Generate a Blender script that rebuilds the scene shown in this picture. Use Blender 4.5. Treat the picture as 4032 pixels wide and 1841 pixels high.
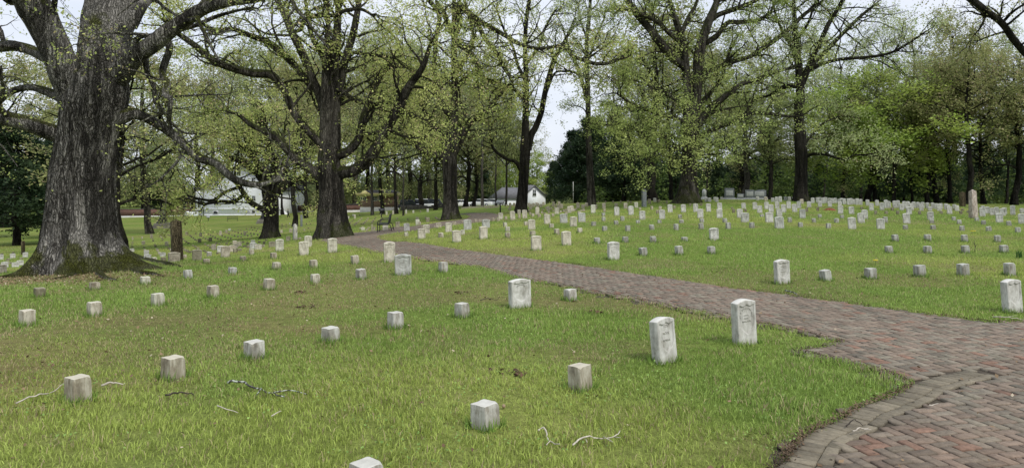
import bpy, bmesh, math, random
import numpy as np
from mathutils import Vector, Matrix
for o in list(bpy.data.objects): bpy.data.objects.remove(o)
SC = bpy.context.scene
COL = SC.collection
# ------------------------------------------------------------------ camera, world, sun
CAMH = 1.6; FPX = 2912.0; CX = 2016.0; HOR = 725.0
cd = bpy.data.cameras.new("camera"); cam = bpy.data.objects.new("camera", cd); COL.objects.link(cam)
cam.location = (0, 0, CAMH); cam.rotation_euler = (math.radians(90), 0, 0)
cd.sensor_width = 36.0; cd.lens = 36.0 * FPX / 4032.0; cd.shift_y = -(920.5 - HOR) / 4032.0
cd.clip_start = 0.05; cd.clip_end = 3000
SC.camera = cam
SUN_EL, SUN_AZ = math.radians(50), math.radians(142)      # azimuth clockwise from +Y: behind the camera, to its right
W = bpy.data.worlds.new("World"); SC.world = W; W.use_nodes = True
nt = W.node_tree; nt.nodes.clear()
N = nt.nodes.new; L = nt.links.new
out = N('ShaderNodeOutputWorld'); bg = N('ShaderNodeBackground'); L(bg.outputs[0], out.inputs[0])
sky = N('ShaderNodeTexSky'); sky.sky_type = 'NISHITA'; sky.sun_disc = False
sky.sun_elevation = SUN_EL; sky.sun_rotation = SUN_AZ; sky.air_density = 1.2; sky.dust_density = 2.0
tc = N('ShaderNodeTexCoord'); mp = N('ShaderNodeMapping'); mp.inputs['Scale'].default_value = (1.0, 1.0, 2.6)
L(tc.outputs['Generated'], mp.inputs[0])
nz = N('ShaderNodeTexNoise'); nz.inputs['Scale'].default_value = 3.2; nz.inputs['Detail'].default_value = 6; nz.inputs['Roughness'].default_value = .55
L(mp.outputs[0], nz.inputs[0])
cr = N('ShaderNodeValToRGB'); cr.color_ramp.elements[0].position = .3; cr.color_ramp.elements[1].position = .72
cr.color_ramp.elements[0].color = (4.5, 4.9, 5.7, 1); cr.color_ramp.elements[1].color = (5.9, 6.1, 6.6, 1)
L(nz.outputs[0], cr.inputs[0])
mx = N('ShaderNodeMix'); mx.data_type = 'RGBA'; mx.inputs['Factor'].default_value = .9
L(sky.outputs[0], mx.inputs['A']); L(cr.outputs[0], mx.inputs['B']); L(mx.outputs['Result'], bg.inputs['Color'])
bg.inputs['Strength'].default_value = 0.10
sl = bpy.data.lights.new("sun", 'SUN'); sun = bpy.data.objects.new("sun", sl); COL.objects.link(sun)
sl.energy = 1.5; sl.angle = math.radians(14); sl.color = (1, .965, .9)
sd = Vector((math.sin(SUN_AZ) * math.cos(SUN_EL), math.cos(SUN_AZ) * math.cos(SUN_EL), math.sin(SUN_EL)))
sun.rotation_euler = sd.to_track_quat('Z', 'Y').to_euler(); sun.location = sd * 60
SC.view_settings.view_transform = 'Standard'; SC.view_settings.look = 'None'
SC.view_settings.exposure = 0.75; SC.view_settings.gamma = 1.0
SC.cycles.max_bounces = 6; SC.cycles.transparent_max_bounces = 8; SC.cycles.diffuse_bounces = 3
rng = np.random.default_rng(7)
# ------------------------------------------------------------------ helpers
def tag(o, label=None, cat=None, group=None, kind=None):
    if label: o['label'] = label
    if cat: o['category'] = cat
    if group: o['group'] = group
    if kind: o['kind'] = kind
    return o
def empty(name, loc, rz=0.0):
    o = bpy.data.objects.new(name, None); COL.objects.link(o); o.location = loc; o.rotation_euler = (0, 0, rz)
    o.empty_display_size = .2
    return o
def mesh_np(name, verts, faces, mat, parent=None, smooth=False, cols=None, fcol=False):
    """verts (n,3); faces: (m,k) array or list of arrays with different k; cols (n,3) point colours"""
    if isinstance(faces, np.ndarray): faces = [faces]
    faces = [np.asarray(f, dtype=np.int32) for f in faces if len(f)]
    me = bpy.data.meshes.new(name)
    verts = np.asarray(verts, dtype=np.float32)
    me.vertices.add(len(verts)); me.vertices.foreach_set('co', verts.ravel())
    nl = sum(f.size for f in faces); nf = sum(len(f) for f in faces)
    me.loops.add(nl); me.polygons.add(nf)
    me.loops.foreach_set('vertex_index', np.concatenate([f.ravel() for f in faces]))
    st = []; base = 0
    for f in faces:
        st.append(base + np.arange(len(f)) * f.shape[1]); base += f.size
    me.polygons.foreach_set('loop_start', np.concatenate(st).astype(np.int32))
    me.update(calc_edges=True)
    if smooth: me.polygons.foreach_set('use_smooth', np.ones(nf, dtype=bool))
    if cols is not None:
        a = me.color_attributes.new('col', 'FLOAT_COLOR', 'POINT')
        c = np.ones((len(verts), 4), dtype=np.float32); c[:, :3] = cols
        a.data.foreach_set('color', c.ravel())
    if mat is not None: me.materials.append(mat)
    o = bpy.data.objects.new(name, me); COL.objects.link(o)
    if parent is not None: o.parent = parent
    return o
class MB:
    """collects simple solids into one mesh"""
    def __init__(s): s.v = []; s.f = {}; s.n = 0
    def add(s, v, fs):
        v = np.asarray(v, float).reshape(-1, 3)
        for f in fs: s.f.setdefault(len(f), []).append([i + s.n for i in f])
        s.v.append(v); s.n += len(v)
    def box(s, c, d, rz=0, rx=0, ry=0, taper=1.0):
        x, y, z = [q / 2 for q in d]
        v = np.array([(-x, -y, -z), (x, -y, -z), (x, y, -z), (-x, y, -z), (-x * taper, -y * taper, z), (x * taper, -y * taper, z), (x * taper, y * taper, z), (-x * taper, y * taper, z)])
        m = np.array(Matrix.Rotation(rz, 3, 'Z') @ Matrix.Rotation(ry, 3, 'Y') @ Matrix.Rotation(rx, 3, 'X'))
        s.add(v @ m.T + np.array(c), [(0, 3, 2, 1), (4, 5, 6, 7), (0, 1, 5, 4), (1, 2, 6, 5), (2, 3, 7, 6), (3, 0, 4, 7)])
    def tube(s, pts, rad, n=8, cap=True):
        v, q = tube_geo(np.array(pts, float), np.array(rad, float) if np.ndim(rad) else np.full(len(pts), float(rad)), n)
        fs = [tuple(a) for a in q]
        if cap: fs += [tuple(range(n))[::-1], tuple(range(len(v) - n, len(v)))]
        s.add(v, fs)
    def lathe(s, c, prof, n=16):
        v = []
        for r, z in prof:
            for k in range(n):
                a = 2 * math.pi * k / n; v.append((c[0] + r * math.cos(a), c[1] + r * math.sin(a), c[2] + z))
        fs = []
        for i in range(len(prof) - 1):
            for k in range(n): fs.append((i * n + k, i * n + (k + 1) % n, (i + 1) * n + (k + 1) % n, (i + 1) * n + k))
        fs += [tuple(range(n))[::-1], tuple(range((len(prof) - 1) * n, len(prof) * n))]
        s.add(v, fs)
    def prism(s, poly, y0, y1):   # poly (x,z) list, extruded along y
        n = len(poly); v = [(x, y0, z) for x, z in poly] + [(x, y1, z) for x, z in poly]
        fs = [tuple(range(n)), tuple(range(n, 2 * n))[::-1]] + [((i + 1) % n, i, n + i, n + (i + 1) % n) for i in range(n)]
        s.add(v, fs)
    def build(s, name, mat, parent=None, smooth=False, bevel=0):
        o = mesh_np(name, np.concatenate(s.v), [np.array(f) for f in s.f.values()], mat, parent, smooth)
        if bevel:
            b = o.modifiers.new('bevel', 'BEVEL'); b.width = bevel; b.segments = 2; b.limit_method = 'ANGLE'
        return o
def tube_geo(P, R, n):
    P = np.asarray(P, float); m = len(P)
    T = np.gradient(P, axis=0); T /= np.maximum(np.linalg.norm(T, axis=1, keepdims=True), 1e-9)
    up = np.array([0.31, 0.17, 0.93]) if abs(T[0][2]) < .9 else np.array([1., .1, 0.])
    U = np.zeros_like(P); u = np.cross(T[0], up); u /= np.linalg.norm(u)
    for i in range(m):
        u = u - T[i] * np.dot(u, T[i]); u /= max(np.linalg.norm(u), 1e-9); U[i] = u
    V = np.cross(T, U)
    a = np.arange(n) * 2 * math.pi / n
    v = P[:, None] + R[:, None, None] * (np.cos(a)[None, :, None] * U[:, None] + np.sin(a)[None, :, None] * V[:, None])
    i = np.arange(m - 1)[:, None] * n; k = np.arange(n)[None]
    q = np.stack([i + k, i + (k + 1) % n, i + n + (k + 1) % n, i + n + k], -1).reshape(-1, 4)
    return v.reshape(-1, 3), q
def catmull(P, sub):
    P = np.asarray(P, float)
    if len(P) < 3: 
        t = np.linspace(0, 1, sub * (len(P) - 1) + 1)[:, None]; return P[0] * (1 - t) + P[-1] * t
    Q = np.vstack([2 * P[0] - P[1], P, 2 * P[-1] - P[-2]]); o = []
    for i in range(1, len(Q) - 2):
        for t in np.arange(sub) / sub:
            o.append(.5 * (2 * Q[i] + (Q[i + 1] - Q[i - 1]) * t + (2 * Q[i - 1] - 5 * Q[i] + 4 * Q[i + 1] - Q[i + 2]) * t * t + (3 * Q[i] - Q[i - 1] - 3 * Q[i + 1] + Q[i + 2]) * t ** 3))
    o.append(Q[-2]); return np.array(o)
def _h(ix, iy, iz, seed):
    n = (ix * 374761393 + iy * 668265263 + iz * 2147483647 + seed * 1274126177) & 0xffffffff
    n = ((n ^ (n >> 13)) * 1274126177) & 0xffffffff
    return ((n ^ (n >> 16)) & 0xffff) / 65535.0
def vnoise(P, seed=0):
    P = np.asarray(P, float)
    if P.shape[1] == 2: P = np.c_[P, np.zeros(len(P))]
    i = np.floor(P).astype(np.int64); f = P - i; f = f * f * (3 - 2 * f); r = 0
    for dx in (0, 1):
        for dy in (0, 1):
            for dz in (0, 1):
                w = (f[:, 0] if dx else 1 - f[:, 0]) * (f[:, 1] if dy else 1 - f[:, 1]) * (f[:, 2] if dz else 1 - f[:, 2])
                r = r + w * _h(i[:, 0] + dx, i[:, 1] + dy, i[:, 2] + dz, seed)
    return r
def fbm(P, o=4, seed=0):
    P = np.asarray(P, float); s = 0; a = .5; t = 0
    for k in range(o): s = s + a * vnoise(P * 2 ** k, seed + k); t += a; a *= .55
    return s / t
# ------------------------------------------------------------------ materials
def newmat(name):
    m = bpy.data.materials.new(name); m.use_nodes = True; t = m.node_tree; t.nodes.clear()
    o = t.nodes.new('ShaderNodeOutputMaterial'); p = t.nodes.new('ShaderNodeBsdfPrincipled'); t.links.new(p.outputs[0], o.inputs[0])
    return m, t, p
def ramp(t, src, stops):
    r = t.nodes.new('ShaderNodeValToRGB'); e = r.color_ramp.elements
    while len(e) < len(stops): e.new(.5)
    for i, (p, c) in enumerate(stops): e[i].position = p; e[i].color = (*c, 1) if len(c) == 3 else c
    t.links.new(src, r.inputs[0]); return r.outputs[0]
def noise(t, vec, scale, detail=5, rough=.6, mapscale=None):
    if mapscale:
        m = t.nodes.new('ShaderNodeMapping'); m.inputs['Scale'].default_value = mapscale; t.links.new(vec, m.inputs[0]); vec = m.outputs[0]
    n = t.nodes.new('ShaderNodeTexNoise'); n.inputs['Scale'].default_value = scale; n.inputs['Detail'].default_value = detail; n.inputs['Roughness'].default_value = rough
    t.links.new(vec, n.inputs['Vector']); return n.outputs[0]
def mixc(t, a, b, fac, mode='MIX'):
    m = t.nodes.new('ShaderNodeMix'); m.data_type = 'RGBA'; m.blend_type = mode
    for s, v in (('A', a), ('B', b)):
        if isinstance(v, tuple): m.inputs[s].default_value = (*v, 1)
        else: t.links.new(v, m.inputs[s])
    if isinstance(fac, float): m.inputs['Factor'].default_value = fac
    else: t.links.new(fac, m.inputs['Factor'])
    return m.outputs['Result']
def bump(t, p, h, strength=.4, dist=.02):
    b = t.nodes.new('ShaderNodeBump'); b.inputs['Strength'].default_value = strength; b.inputs['Distance'].default_value = dist
    t.links.new(h, b.inputs['Height']); t.links.new(b.outputs[0], p.inputs['Normal'])
def coords(t, kind='Object'):
    return t.nodes.new('ShaderNodeTexCoord').outputs[kind]
def flat(name, c, rough=.6, metal=0, var=.25, scale=3.0, spec=.3):
    m, t, p = newmat(name); n = noise(t, coords(t), scale, 4)
    lo = tuple(x * (1 - var) for x in c); hi = tuple(min(1, x * (1 + var)) for x in c)
    t.links.new(ramp(t, n, [(.3, lo), (.7, hi)]), p.inputs['Base Color'])
    p.inputs['Roughness'].default_value = rough; p.inputs['Metallic'].default_value = metal; p.inputs['Specular IOR Level'].default_value = spec
    return m
def attrmat(name, rough=.7, transl=0.0, spec=.2):
    m, t, p = newmat(name); a = t.nodes.new('ShaderNodeAttribute'); a.attribute_name = 'col'
    t.links.new(a.outputs['Color'], p.inputs['Base Color']); p.inputs['Roughness'].default_value = rough; p.inputs['Specular IOR Level'].default_value = spec
    if transl:
        tr = t.nodes.new('ShaderNodeBsdfTranslucent'); t.links.new(a.outputs['Color'], tr.inputs[0])
        ms = t.nodes.new('ShaderNodeMixShader'); ms.inputs[0].default_value = transl
        o = [n for n in t.nodes if n.type == 'OUTPUT_MATERIAL'][0]
        t.links.new(p.outputs[0], ms.inputs[1]); t.links.new(tr.outputs[0], ms.inputs[2]); t.links.new(ms.outputs[0], o.inputs[0])
    return m
def marble(name, base, dirt, amt):
    m, t, p = newmat(name); oc = coords(t); oi = t.nodes.new('ShaderNodeObjectInfo')
    ad = t.nodes.new('ShaderNodeVectorMath'); ad.operation = 'ADD'
    sc = t.nodes.new('ShaderNodeVectorMath'); sc.operation = 'SCALE'; sc.inputs[0].default_value = (17, 31, 11); t.links.new(oi.outputs['Random'], sc.inputs['Scale'])
    t.links.new(oc, ad.inputs[0]); t.links.new(sc.outputs[0], ad.inputs[1]); v = ad.outputs[0]
    streak = noise(t, v, 13, 7, .7, (1.3, 1.3, .34)); blot = noise(t, v, 8, 6, .65, (1, 1, .8)); fine = noise(t, v, 60, 3)
    c = ramp(t, streak, [(.36, tuple(x * .42 for x in dirt)), (.47, dirt), (.57, base), (.8, tuple(min(1, x * 1.12) for x in base))])
    c2 = ramp(t, blot, [(.35, tuple(x * .8 for x in dirt)), (.52, base), (.7, tuple(min(1, x * 1.1) for x in base))])
    c = mixc(t, c2, c, amt)
    # upward faces are lighter than the grimy sides; the foot has soil splash
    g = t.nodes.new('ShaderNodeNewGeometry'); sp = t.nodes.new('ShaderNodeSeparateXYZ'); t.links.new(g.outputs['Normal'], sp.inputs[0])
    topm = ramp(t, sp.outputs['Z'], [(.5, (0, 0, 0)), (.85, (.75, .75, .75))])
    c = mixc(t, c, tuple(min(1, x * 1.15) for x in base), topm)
    so = t.nodes.new('ShaderNodeSeparateXYZ'); t.links.new(oc, so.inputs[0])
    foot = ramp(t, so.outputs['Z'], [(0.0, (.55, .55, .55)), (.1, (0, 0, 0))])
    c = mixc(t, c, (.2, .18, .11), foot)
    ga = t.nodes.new('ShaderNodeAttribute'); ga.attribute_name = 'carve_dark'; c = mixc(t, c, tuple(x * .42 for x in dirt), ga.outputs['Fac'])  # carved outline and lettering coloured darker so the carving shows
    c = mixc(t, c, oi.outputs['Color'], 1.0, 'MULTIPLY')
    t.links.new(c, p.inputs['Base Color']); p.inputs['Roughness'].default_value = .8; p.inputs['Specular IOR Level'].default_value = .2
    bump(t, p, mixc(t, fine, streak, .5), .35, .006)
    return m
def bark(name, dark, light, moss=(.06, .075, .014), vs=1.0, mossamt=.5, sc=7.0, mth=.6, vz=.16, low=0.0):
    m, t, p = newmat(name); oc = coords(t)
    wob = t.nodes.new('ShaderNodeTexNoise'); wob.inputs['Scale'].default_value = 3.0; wob.inputs['Detail'].default_value = 4; t.links.new(oc, wob.inputs['Vector'])
    wsc = t.nodes.new('ShaderNodeVectorMath'); wsc.operation = 'MULTIPLY_ADD'; wsc.inputs[1].default_value = (.22, .22, .7); t.links.new(wob.outputs['Color'], wsc.inputs[0]); t.links.new(oc, wsc.inputs[2]); v = wsc.outputs[0]
    mp2 = t.nodes.new('ShaderNodeMapping'); mp2.inputs['Scale'].default_value = (sc * 2.3, sc * 2.3, sc * .27); t.links.new(v, mp2.inputs[0])
    vo = t.nodes.new('ShaderNodeTexVoronoi'); vo.feature = 'DISTANCE_TO_EDGE'; vo.inputs['Scale'].default_value = 1.0; t.links.new(mp2.outputs[0], vo.inputs['Vector'])
    vc = t.nodes.new('ShaderNodeTexVoronoi'); vc.feature = 'F1'; vc.inputs['Scale'].default_value = 1.0; t.links.new(mp2.outputs[0], vc.inputs['Vector']); sx = t.nodes.new('ShaderNodeSeparateColor'); t.links.new(vc.outputs['Color'], sx.inputs[0])
    a = noise(t, v, sc, 7, .72, (1.6 * vs, 1.6 * vs, vz)); b = noise(t, oc, sc * 3.5, 5, .7, (1.5, 1.5, .45)); big = noise(t, oc, .9, 4, .6, (1, 1, .45))
    mid = tuple((x + y) / 2 for x, y in zip(dark, light))
    plate = ramp(t, sx.outputs[0], [(.1, dark), (.5, mid), (.9, light)])
    c1 = mixc(t, plate, ramp(t, a, [(.36, tuple(x * .4 for x in dark)), (.47, dark), (.55, mid), (.66, light)]), .68)
    crack = ramp(t, vo.outputs['Distance'], [(.0, (.85, .85, .85)), (.12, (0, 0, 0))])
    c2 = mixc(t, c1, tuple(x * .22 for x in dark), crack)
    c2 = mixc(t, c2, tuple(x * .5 for x in dark), ramp(t, b, [(.38, (.75, .75, .75)), (.52, (0, 0, 0))]))
    c3 = mixc(t, c2, mixc(t, c2, tuple(min(1, x * 1.5) for x in light), .4), ramp(t, big, [(.45, (0, 0, 0)), (.65, (.8, .8, .8))]))
    g = t.nodes.new('ShaderNodeNewGeometry'); sp = t.nodes.new('ShaderNodeSeparateXYZ'); t.links.new(g.outputs['Normal'], sp.inputs[0])
    mo = noise(t, oc, 1.6, 5, .65)
    ad = t.nodes.new('ShaderNodeMath'); ad.operation = 'MULTIPLY_ADD'; ad.inputs[1].default_value = .45; t.links.new(sp.outputs['Z'], ad.inputs[0]); t.links.new(mo, ad.inputs[2])
    if low:
        so_ = t.nodes.new('ShaderNodeSeparateXYZ'); t.links.new(oc, so_.inputs[0]); lo_ = ramp(t, so_.outputs['Z'], [(0.0, (low,) * 3), (.9, (0, 0, 0))]); a2 = t.nodes.new('ShaderNodeMath'); a2.operation = 'ADD'; t.links.new(ad.outputs[0], a2.inputs[0]); t.links.new(lo_, a2.inputs[1]); ad = a2
    stn = noise(t, oc, 1.7, 6, .7, (1.5, 1.5, .16)); c4 = mixc(t, c3, tuple(x * .3 for x in dark), ramp(t, stn, [(.5, (0, 0, 0)), (.57, (.8, .8, .8))]))
    mm = ramp(t, ad.outputs[0], [(mth, (0, 0, 0)), (mth + .1, (mossamt,) * 3)])
    c4 = mixc(t, c4, mixc(t, moss, tuple(x * .35 for x in moss), ramp(t, b, [(.4, (1, 1, 1)), (.6, (0, 0, 0))])), mm)
    t.links.new(c4, p.inputs['Base Color']); p.inputs['Roughness'].default_value = .95; p.inputs['Specular IOR Level'].default_value = .1
    hgt = mixc(t, ramp(t, vo.outputs['Distance'], [(0, (0, 0, 0)), (.2, (1, 1, 1))]), a, .45)
    bump(t, p, mixc(t, hgt, b, .2), 1.0, .10)
    return m
M = {}
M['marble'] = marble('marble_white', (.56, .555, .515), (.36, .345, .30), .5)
M['marble_block'] = marble('marble_block', (.50, .495, .45), (.25, .225, .18), .62)
M['bark_near'] = bark('bark_great_oak', (.06, .055, .046), (.42, .40, .36), moss=(.075, .085, .010), mossamt=.85, sc=9, mth=.72, vz=.30, low=.12)
M['bark'] = bark('bark_oak', (.036, .032, .026), (.18, .165, .14), mossamt=.65, sc=7)
M['bark_dark'] = bark('bark_dark', (.02, .018, .015), (.065, .06, .05), mossamt=.35, sc=7)
M['bark_pale'] = bark('bark_pale', (.08, .073, .062), (.19, .175, .155), mossamt=.2, sc=7)
M['leaf'] = attrmat('leaves', .6, .45)
M['grass'] = attrmat('grass_blades', .6, .35)
M['litter'] = attrmat('leaf_litter', .8, 0)
M['brick'] = attrmat('path_brick', .85, 0)
def add_detail_noise(m, scale, amt, bumpd):
    t = m.node_tree; p = [n for n in t.nodes if n.type == 'BSDF_PRINCIPLED'][0]; a = [n for n in t.nodes if n.type == 'ATTRIBUTE'][0]
    n = noise(t, coords(t), scale, 6, .7)
    c = mixc(t, a.outputs['Color'], ramp(t, n, [(.3, (1 - amt,) * 3), (.7, (1 + amt,) * 3)]), 1.0, 'MULTIPLY')
    n2 = noise(t, coords(t), scale * .13, 5, .6)
    c = mixc(t, c, (.19, .175, .12), ramp(t, n2, [(.55, (0, 0, 0)), (.75, (.35, .35, .35))]))
    t.links.new(c, p.inputs['Base Color']); bump(t, p, n, .5, bumpd)
add_detail_noise(M['brick'], 28, .3, .006)
M['white_wall'] = flat('white_painted_wall', (.82, .835, .86), .7, var=.04)
M['white_trim'] = flat('white_trim', (.82, .83, .84), .5, var=.03)
M['dark_glass'] = flat('dark_window', (.02, .025, .03), .15, var=.2, spec=.6)
M['roof_dark'] = flat('dark_roof_shingle', (.07, .07, .075), .9, var=.3)
M['roof_grey'] = flat('grey_roof_shingle', (.15, .15, .16), .9, var=.2, scale=2)
M['black'] = flat('black_metal', (.012, .012, .014), .45, var=.3, spec=.5)
M['granite'] = flat('grey_granite', (.17, .185, .19), .7, var=.3, scale=8)
M['granite_lt'] = flat('pale_granite', (.42, .43, .42), .7, var=.15, scale=8)
M['cream'] = flat('cream_trim', (.62, .55, .26), .6, var=.1)
M['limestone'] = flat('rough_limestone', (.17, .16, .135), .9, var=.4, scale=2.5)
M['concrete'] = flat('pale_concrete', (.5, .5, .46), .9, var=.15, scale=.6)
M['post_brown'] = bark('weathered_brown_stone', (.15, .12, .07), (.33, .28, .17), mossamt=.3, sc=9)
M['post_tan'] = marble('tan_stone_obelisk', (.50, .44, .38), (.27, .22, .18), .8)
M['sand_stone'] = marble('sandy_stone', (.45, .40, .33), (.25, .2, .15), .8)
M['sign_grey'] = flat('sign_panel', (.32, .33, .33), .4, var=.15, scale=20)
M['stick'] = flat('dead_twig', (.46, .42, .35), .9, var=.3, scale=30)
M['stick_dark'] = flat('wet_stick', (.06, .05, .04), .9, var=.6, scale=30)
M['red_clay'] = flat('red_clay', (.17, .05, .03), 1, var=.4, scale=12)
def brickwall(name, a, b, mortar, scale):
    m, t, p = newmat(name); br = t.nodes.new('ShaderNodeTexBrick'); br.inputs['Scale'].default_value = scale
    mp_ = t.nodes.new('ShaderNodeMapping'); mp_.inputs['Rotation'].default_value = (math.radians(90), 0, 0); t.links.new(coords(t), mp_.inputs[0]); t.links.new(mp_.outputs[0], br.inputs[0])
    br.inputs['Color1'].default_value = (*a, 1); br.inputs['Color2'].default_value = (*b, 1); br.inputs['Mortar'].default_value = (*mortar, 1); br.inputs['Mortar Size'].default_value = .012
    br.inputs['Brick Width'].default_value = .22; br.inputs['Row Height'].default_value = .075
    c = mixc(t, br.outputs[0], ramp(t, noise(t, coords(t), 1.3, 5), [(.3, (.7,) * 3), (.7, (1.2,) * 3)]), 1.0, 'MULTIPLY')
    t.links.new(c, p.inputs['Base Color']); p.inputs['Roughness'].default_value = .9
    return m
M['brick_wall'] = brickwall('red_brick_wall', (.135, .05, .035), (.1, .042, .03), (.16, .11, .09), 1)
M['brick_house'] = brickwall('pink_brick_wall', (.25, .13, .095), (.2, .1, .075), (.3, .24, .2), 1)
# ------------------------------------------------------------------ terrain, from sight lines with an estimated distance (x px, y px, metres)
TP = [(152,1166,11.4),(1086,1144,11.9),(1398,1038,16.5),(775,1029,22),(685,1038,20.5),(345,1072,16),(60,1072,16.5),(1308,995,20.5),
(1103,990,23),(1214,974,25.5),(1500,922,34),(1602,908,31),(1600,931,28.5),(1300,925,32),(575,1006,40),(640,1011,37.5),(515,958,58),
(590,920,80),(618,983,48),(785,955,62),(964,926,70),(1015,900,84),(860,847,150),(1108,846,148),(655,896,96),(1135,861,140),
(1130,891,95),(1160,893,86),(1205,858,118),(1162,946,44),(1065,928,52),(1420,870,72),(1480,831,140),(1598,841,86),(1653,886,43),(1777,866,54),
(1880,850,60),(1750,838,70),(2100,810,150),(1800,822,86),(1950,806,125),(2050,835,60),(2245,839,41),(2190,843,46),(2207,803,75),
(2150,812,100),(2515,794,66),(2580,797,60),(2710,800,56),(2873,784,66),(3040,786,70),(3126,801,52),(3150,790,60),(3420,811,52),(3630,818,54),(3880,842,46),
(4000,848,42),(3833,858,35),(68,960,66),(644,1032,24),(607,1027,25.5),(632,1019,31),(30,1020,38),(84,1017,38),(100,1012,38),(1466,846,108),(1505,843,110),
(2029,896,28),(2285,876,30),(2230,966,19),(2900,857,32.5),(3380,902,26),(3840,912,24.5),(3500,950,20.3),(3300,1007,16.3),(2416,1023,15.6),(1780,934,22.8)]
tp = np.array([((x - CX) * D / FPX, D, CAMH - (y - HOR) * D / FPX) for x, y, D in TP])
anch = []
for x in (-6, -3, 0, 4, 8, 12):
    for y in (-6, 0, 4, 8): anch.append((x, y, 0.0))
anch += [(12, 14, 0), (9, 12, 0), (4, 12, 0), (2, 15, 0.0), (-4.5, 8.2, -.03), (-2.5, 12, -.08), (20, 20, 0), (30, 10, 0), (-20, 5, -.4), (-20, 16, -.9), (0, -20, 0), (30, -15, 0), (-30, -15, -.5), (26, 36, 0),
 (60, 110, -1.2), (30, 120, -1.0), (100, 90, -1.5), (0, 200, -4.5), (-80, 170, -5.5), (-150, 120, -6.5), (-60, 60, -4.5), (-100, 60, -6), (60, 40, -.4), (110, 20, -1.5), (90, 200, -3), (170, 170, -3), (-60, 300, -6), (80, 330, -4), (250, 330, -5), (-230, 330, -7), (-220, 60, -8), (250, 60, -3), (220, -20, -3), (-200, -20, -5), (20, 100, -.8), (10, 130, -2.4)]
tp = np.vstack([tp, anch])
C0 = 5.0
def _phi(A, B): return np.sqrt(((A[:, None] - B[None]) ** 2).sum(-1) + C0 * C0)
K = _phi(tp[:, :2], tp[:, :2]); n_ = len(tp)
lam = np.full(n_, -1.2)            # multiquadric is conditionally negative definite
A_ = np.zeros((n_ + 3, n_ + 3)); A_[:n_, :n_] = K + np.diag(lam); A_[:n_, n_] = 1; A_[n_, :n_] = 1
A_[:n_, n_ + 1:] = tp[:, :2] / 100; A_[n_ + 1:, :n_] = tp[:, :2].T / 100
WT = np.linalg.solve(A_, np.r_[tp[:, 2], 0, 0, 0])
def H(x, y):
    x = np.atleast_1d(np.asarray(x, float)); y = np.atleast_1d(np.asarray(y, float)); r = np.empty(len(x))
    for s in range(0, len(x), 100000):
        P = np.c_[x[s:s + 100000], y[s:s + 100000]]
        r[s:s + 100000] = _phi(P, tp[:, :2]) @ WT[:n_] + WT[n_] + (P / 100) @ WT[n_ + 1:]
    return r
DS = np.concatenate([np.arange(2.5, 60, .1), np.arange(60, 320, .5)])
def hit(px, py, dmax=None):
    """first point where the sight line through photo pixel (px, py) meets the ground"""
    X = (px - CX) * DS / FPX; z = CAMH - (py - HOR) * DS / FPX; g = H(X, DS); d = z - g
    k = np.where(d <= 0)[0]
    if len(k) == 0:
        i = int(np.argmin(d)); D = DS[i]
    else:
        i = k[0]
        D = DS[i] if i == 0 else DS[i - 1] + (DS[i] - DS[i - 1]) * d[i - 1] / (d[i - 1] - d[i])
    return (px - CX) * D / FPX, D
def hz(x, y): return float(H(x, y)[0])
def at(px, py, D): return ((px - CX) * D / FPX, D, CAMH - (py - HOR) * D / FPX)
# ------------------------------------------------------------------ path outline
def Z(ox, oy, s, pts): return [(ox + x / s, oy + y / s) for x, y in pts]
edgeR = [(4130, 1275)] + Z(2900, 1050, 1.487, [(1683, 325), (1500, 328), (1400, 318), (1200, 292), (900, 252), (600, 210), (370, 180), (180, 150), (0, 132)]) \
  + Z(1600, 700, 3.36, [(2352, 1170), (2200, 1145), (1700, 1080), (1300, 1030), (1000, 985), (600, 935), (200, 870), (0, 845)]) + Z(1000, 800, 3.36, [(1900, 512), (1700, 487), (1640, 458), (1640, 432)])
tipB = Z(1000, 800, 3.36, [(1840, 395), (2352, 335)]) + Z(1600, 700, 3.36, [(650, 622), (900, 597), (1180, 566)]) + Z(1850, 780, 7.84, [(880, 600), (900, 540), (860, 500), (700, 460), (400, 440)]) + Z(1600, 780, 7.84, [(1950, 440), (1800, 455), (1650, 470), (1630, 484), (1900, 500), (1980, 560), (1900, 620), (1760, 650), (1500, 690), (1100, 720), (700, 800), (100, 880)]) \
  + Z(1000, 800, 3.36, [(1900, 305), (1640, 362), (1500, 375), (1300, 395), (1100, 420), (960, 465), (885, 492)])
edgeL = Z(1000, 800, 3.36, [(1100, 545), (1300, 570), (1550, 622), (1870, 690), (2080, 708), (2352, 757)]) + Z(1300, 1050, 1.4867, [(880, 0), (1050, 50), (1180, 80), (1340, 102), (1450, 130), (1600, 157), (1784, 187)]) \
  + Z(2500, 1120, 3.22, [(300, 240), (700, 320), (1210, 430), (1570, 495), (1900, 555), (2200, 630), (2576, 720)]) + Z(2900, 1050, 1.487, [(612, 438), (500, 475), (330, 492), (470, 522), (640, 560), (800, 600), (950, 650), (1010, 682)])
arc = Z(2900, 1050, 1.487, [(1010, 700), (960, 735), (850, 782), (700, 838), (620, 890), (480, 950), (390, 995), (340, 1050), (300, 1110), (240, 1175)])
def W2(pts, far=None): return np.array([hit(*p) for p in pts])
wR, wT, wL, wA = W2(edgeR), W2(tipB), W2(edgeL), W2(arc)
wA = np.vstack([wA, wA[-1] + (wA[-1] - wA[-2]) * 2.2 + np.array([-.12, 0]), wA[-1] + (wA[-1] - wA[-2]) * 9 + np.array([-1.0, 0])])
wA = catmull(wA, 4)
PATH = np.vstack([wR, wT, wL, wA, [(2.0, -3.0), (14, -3.0), (14, 8)], ])
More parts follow.
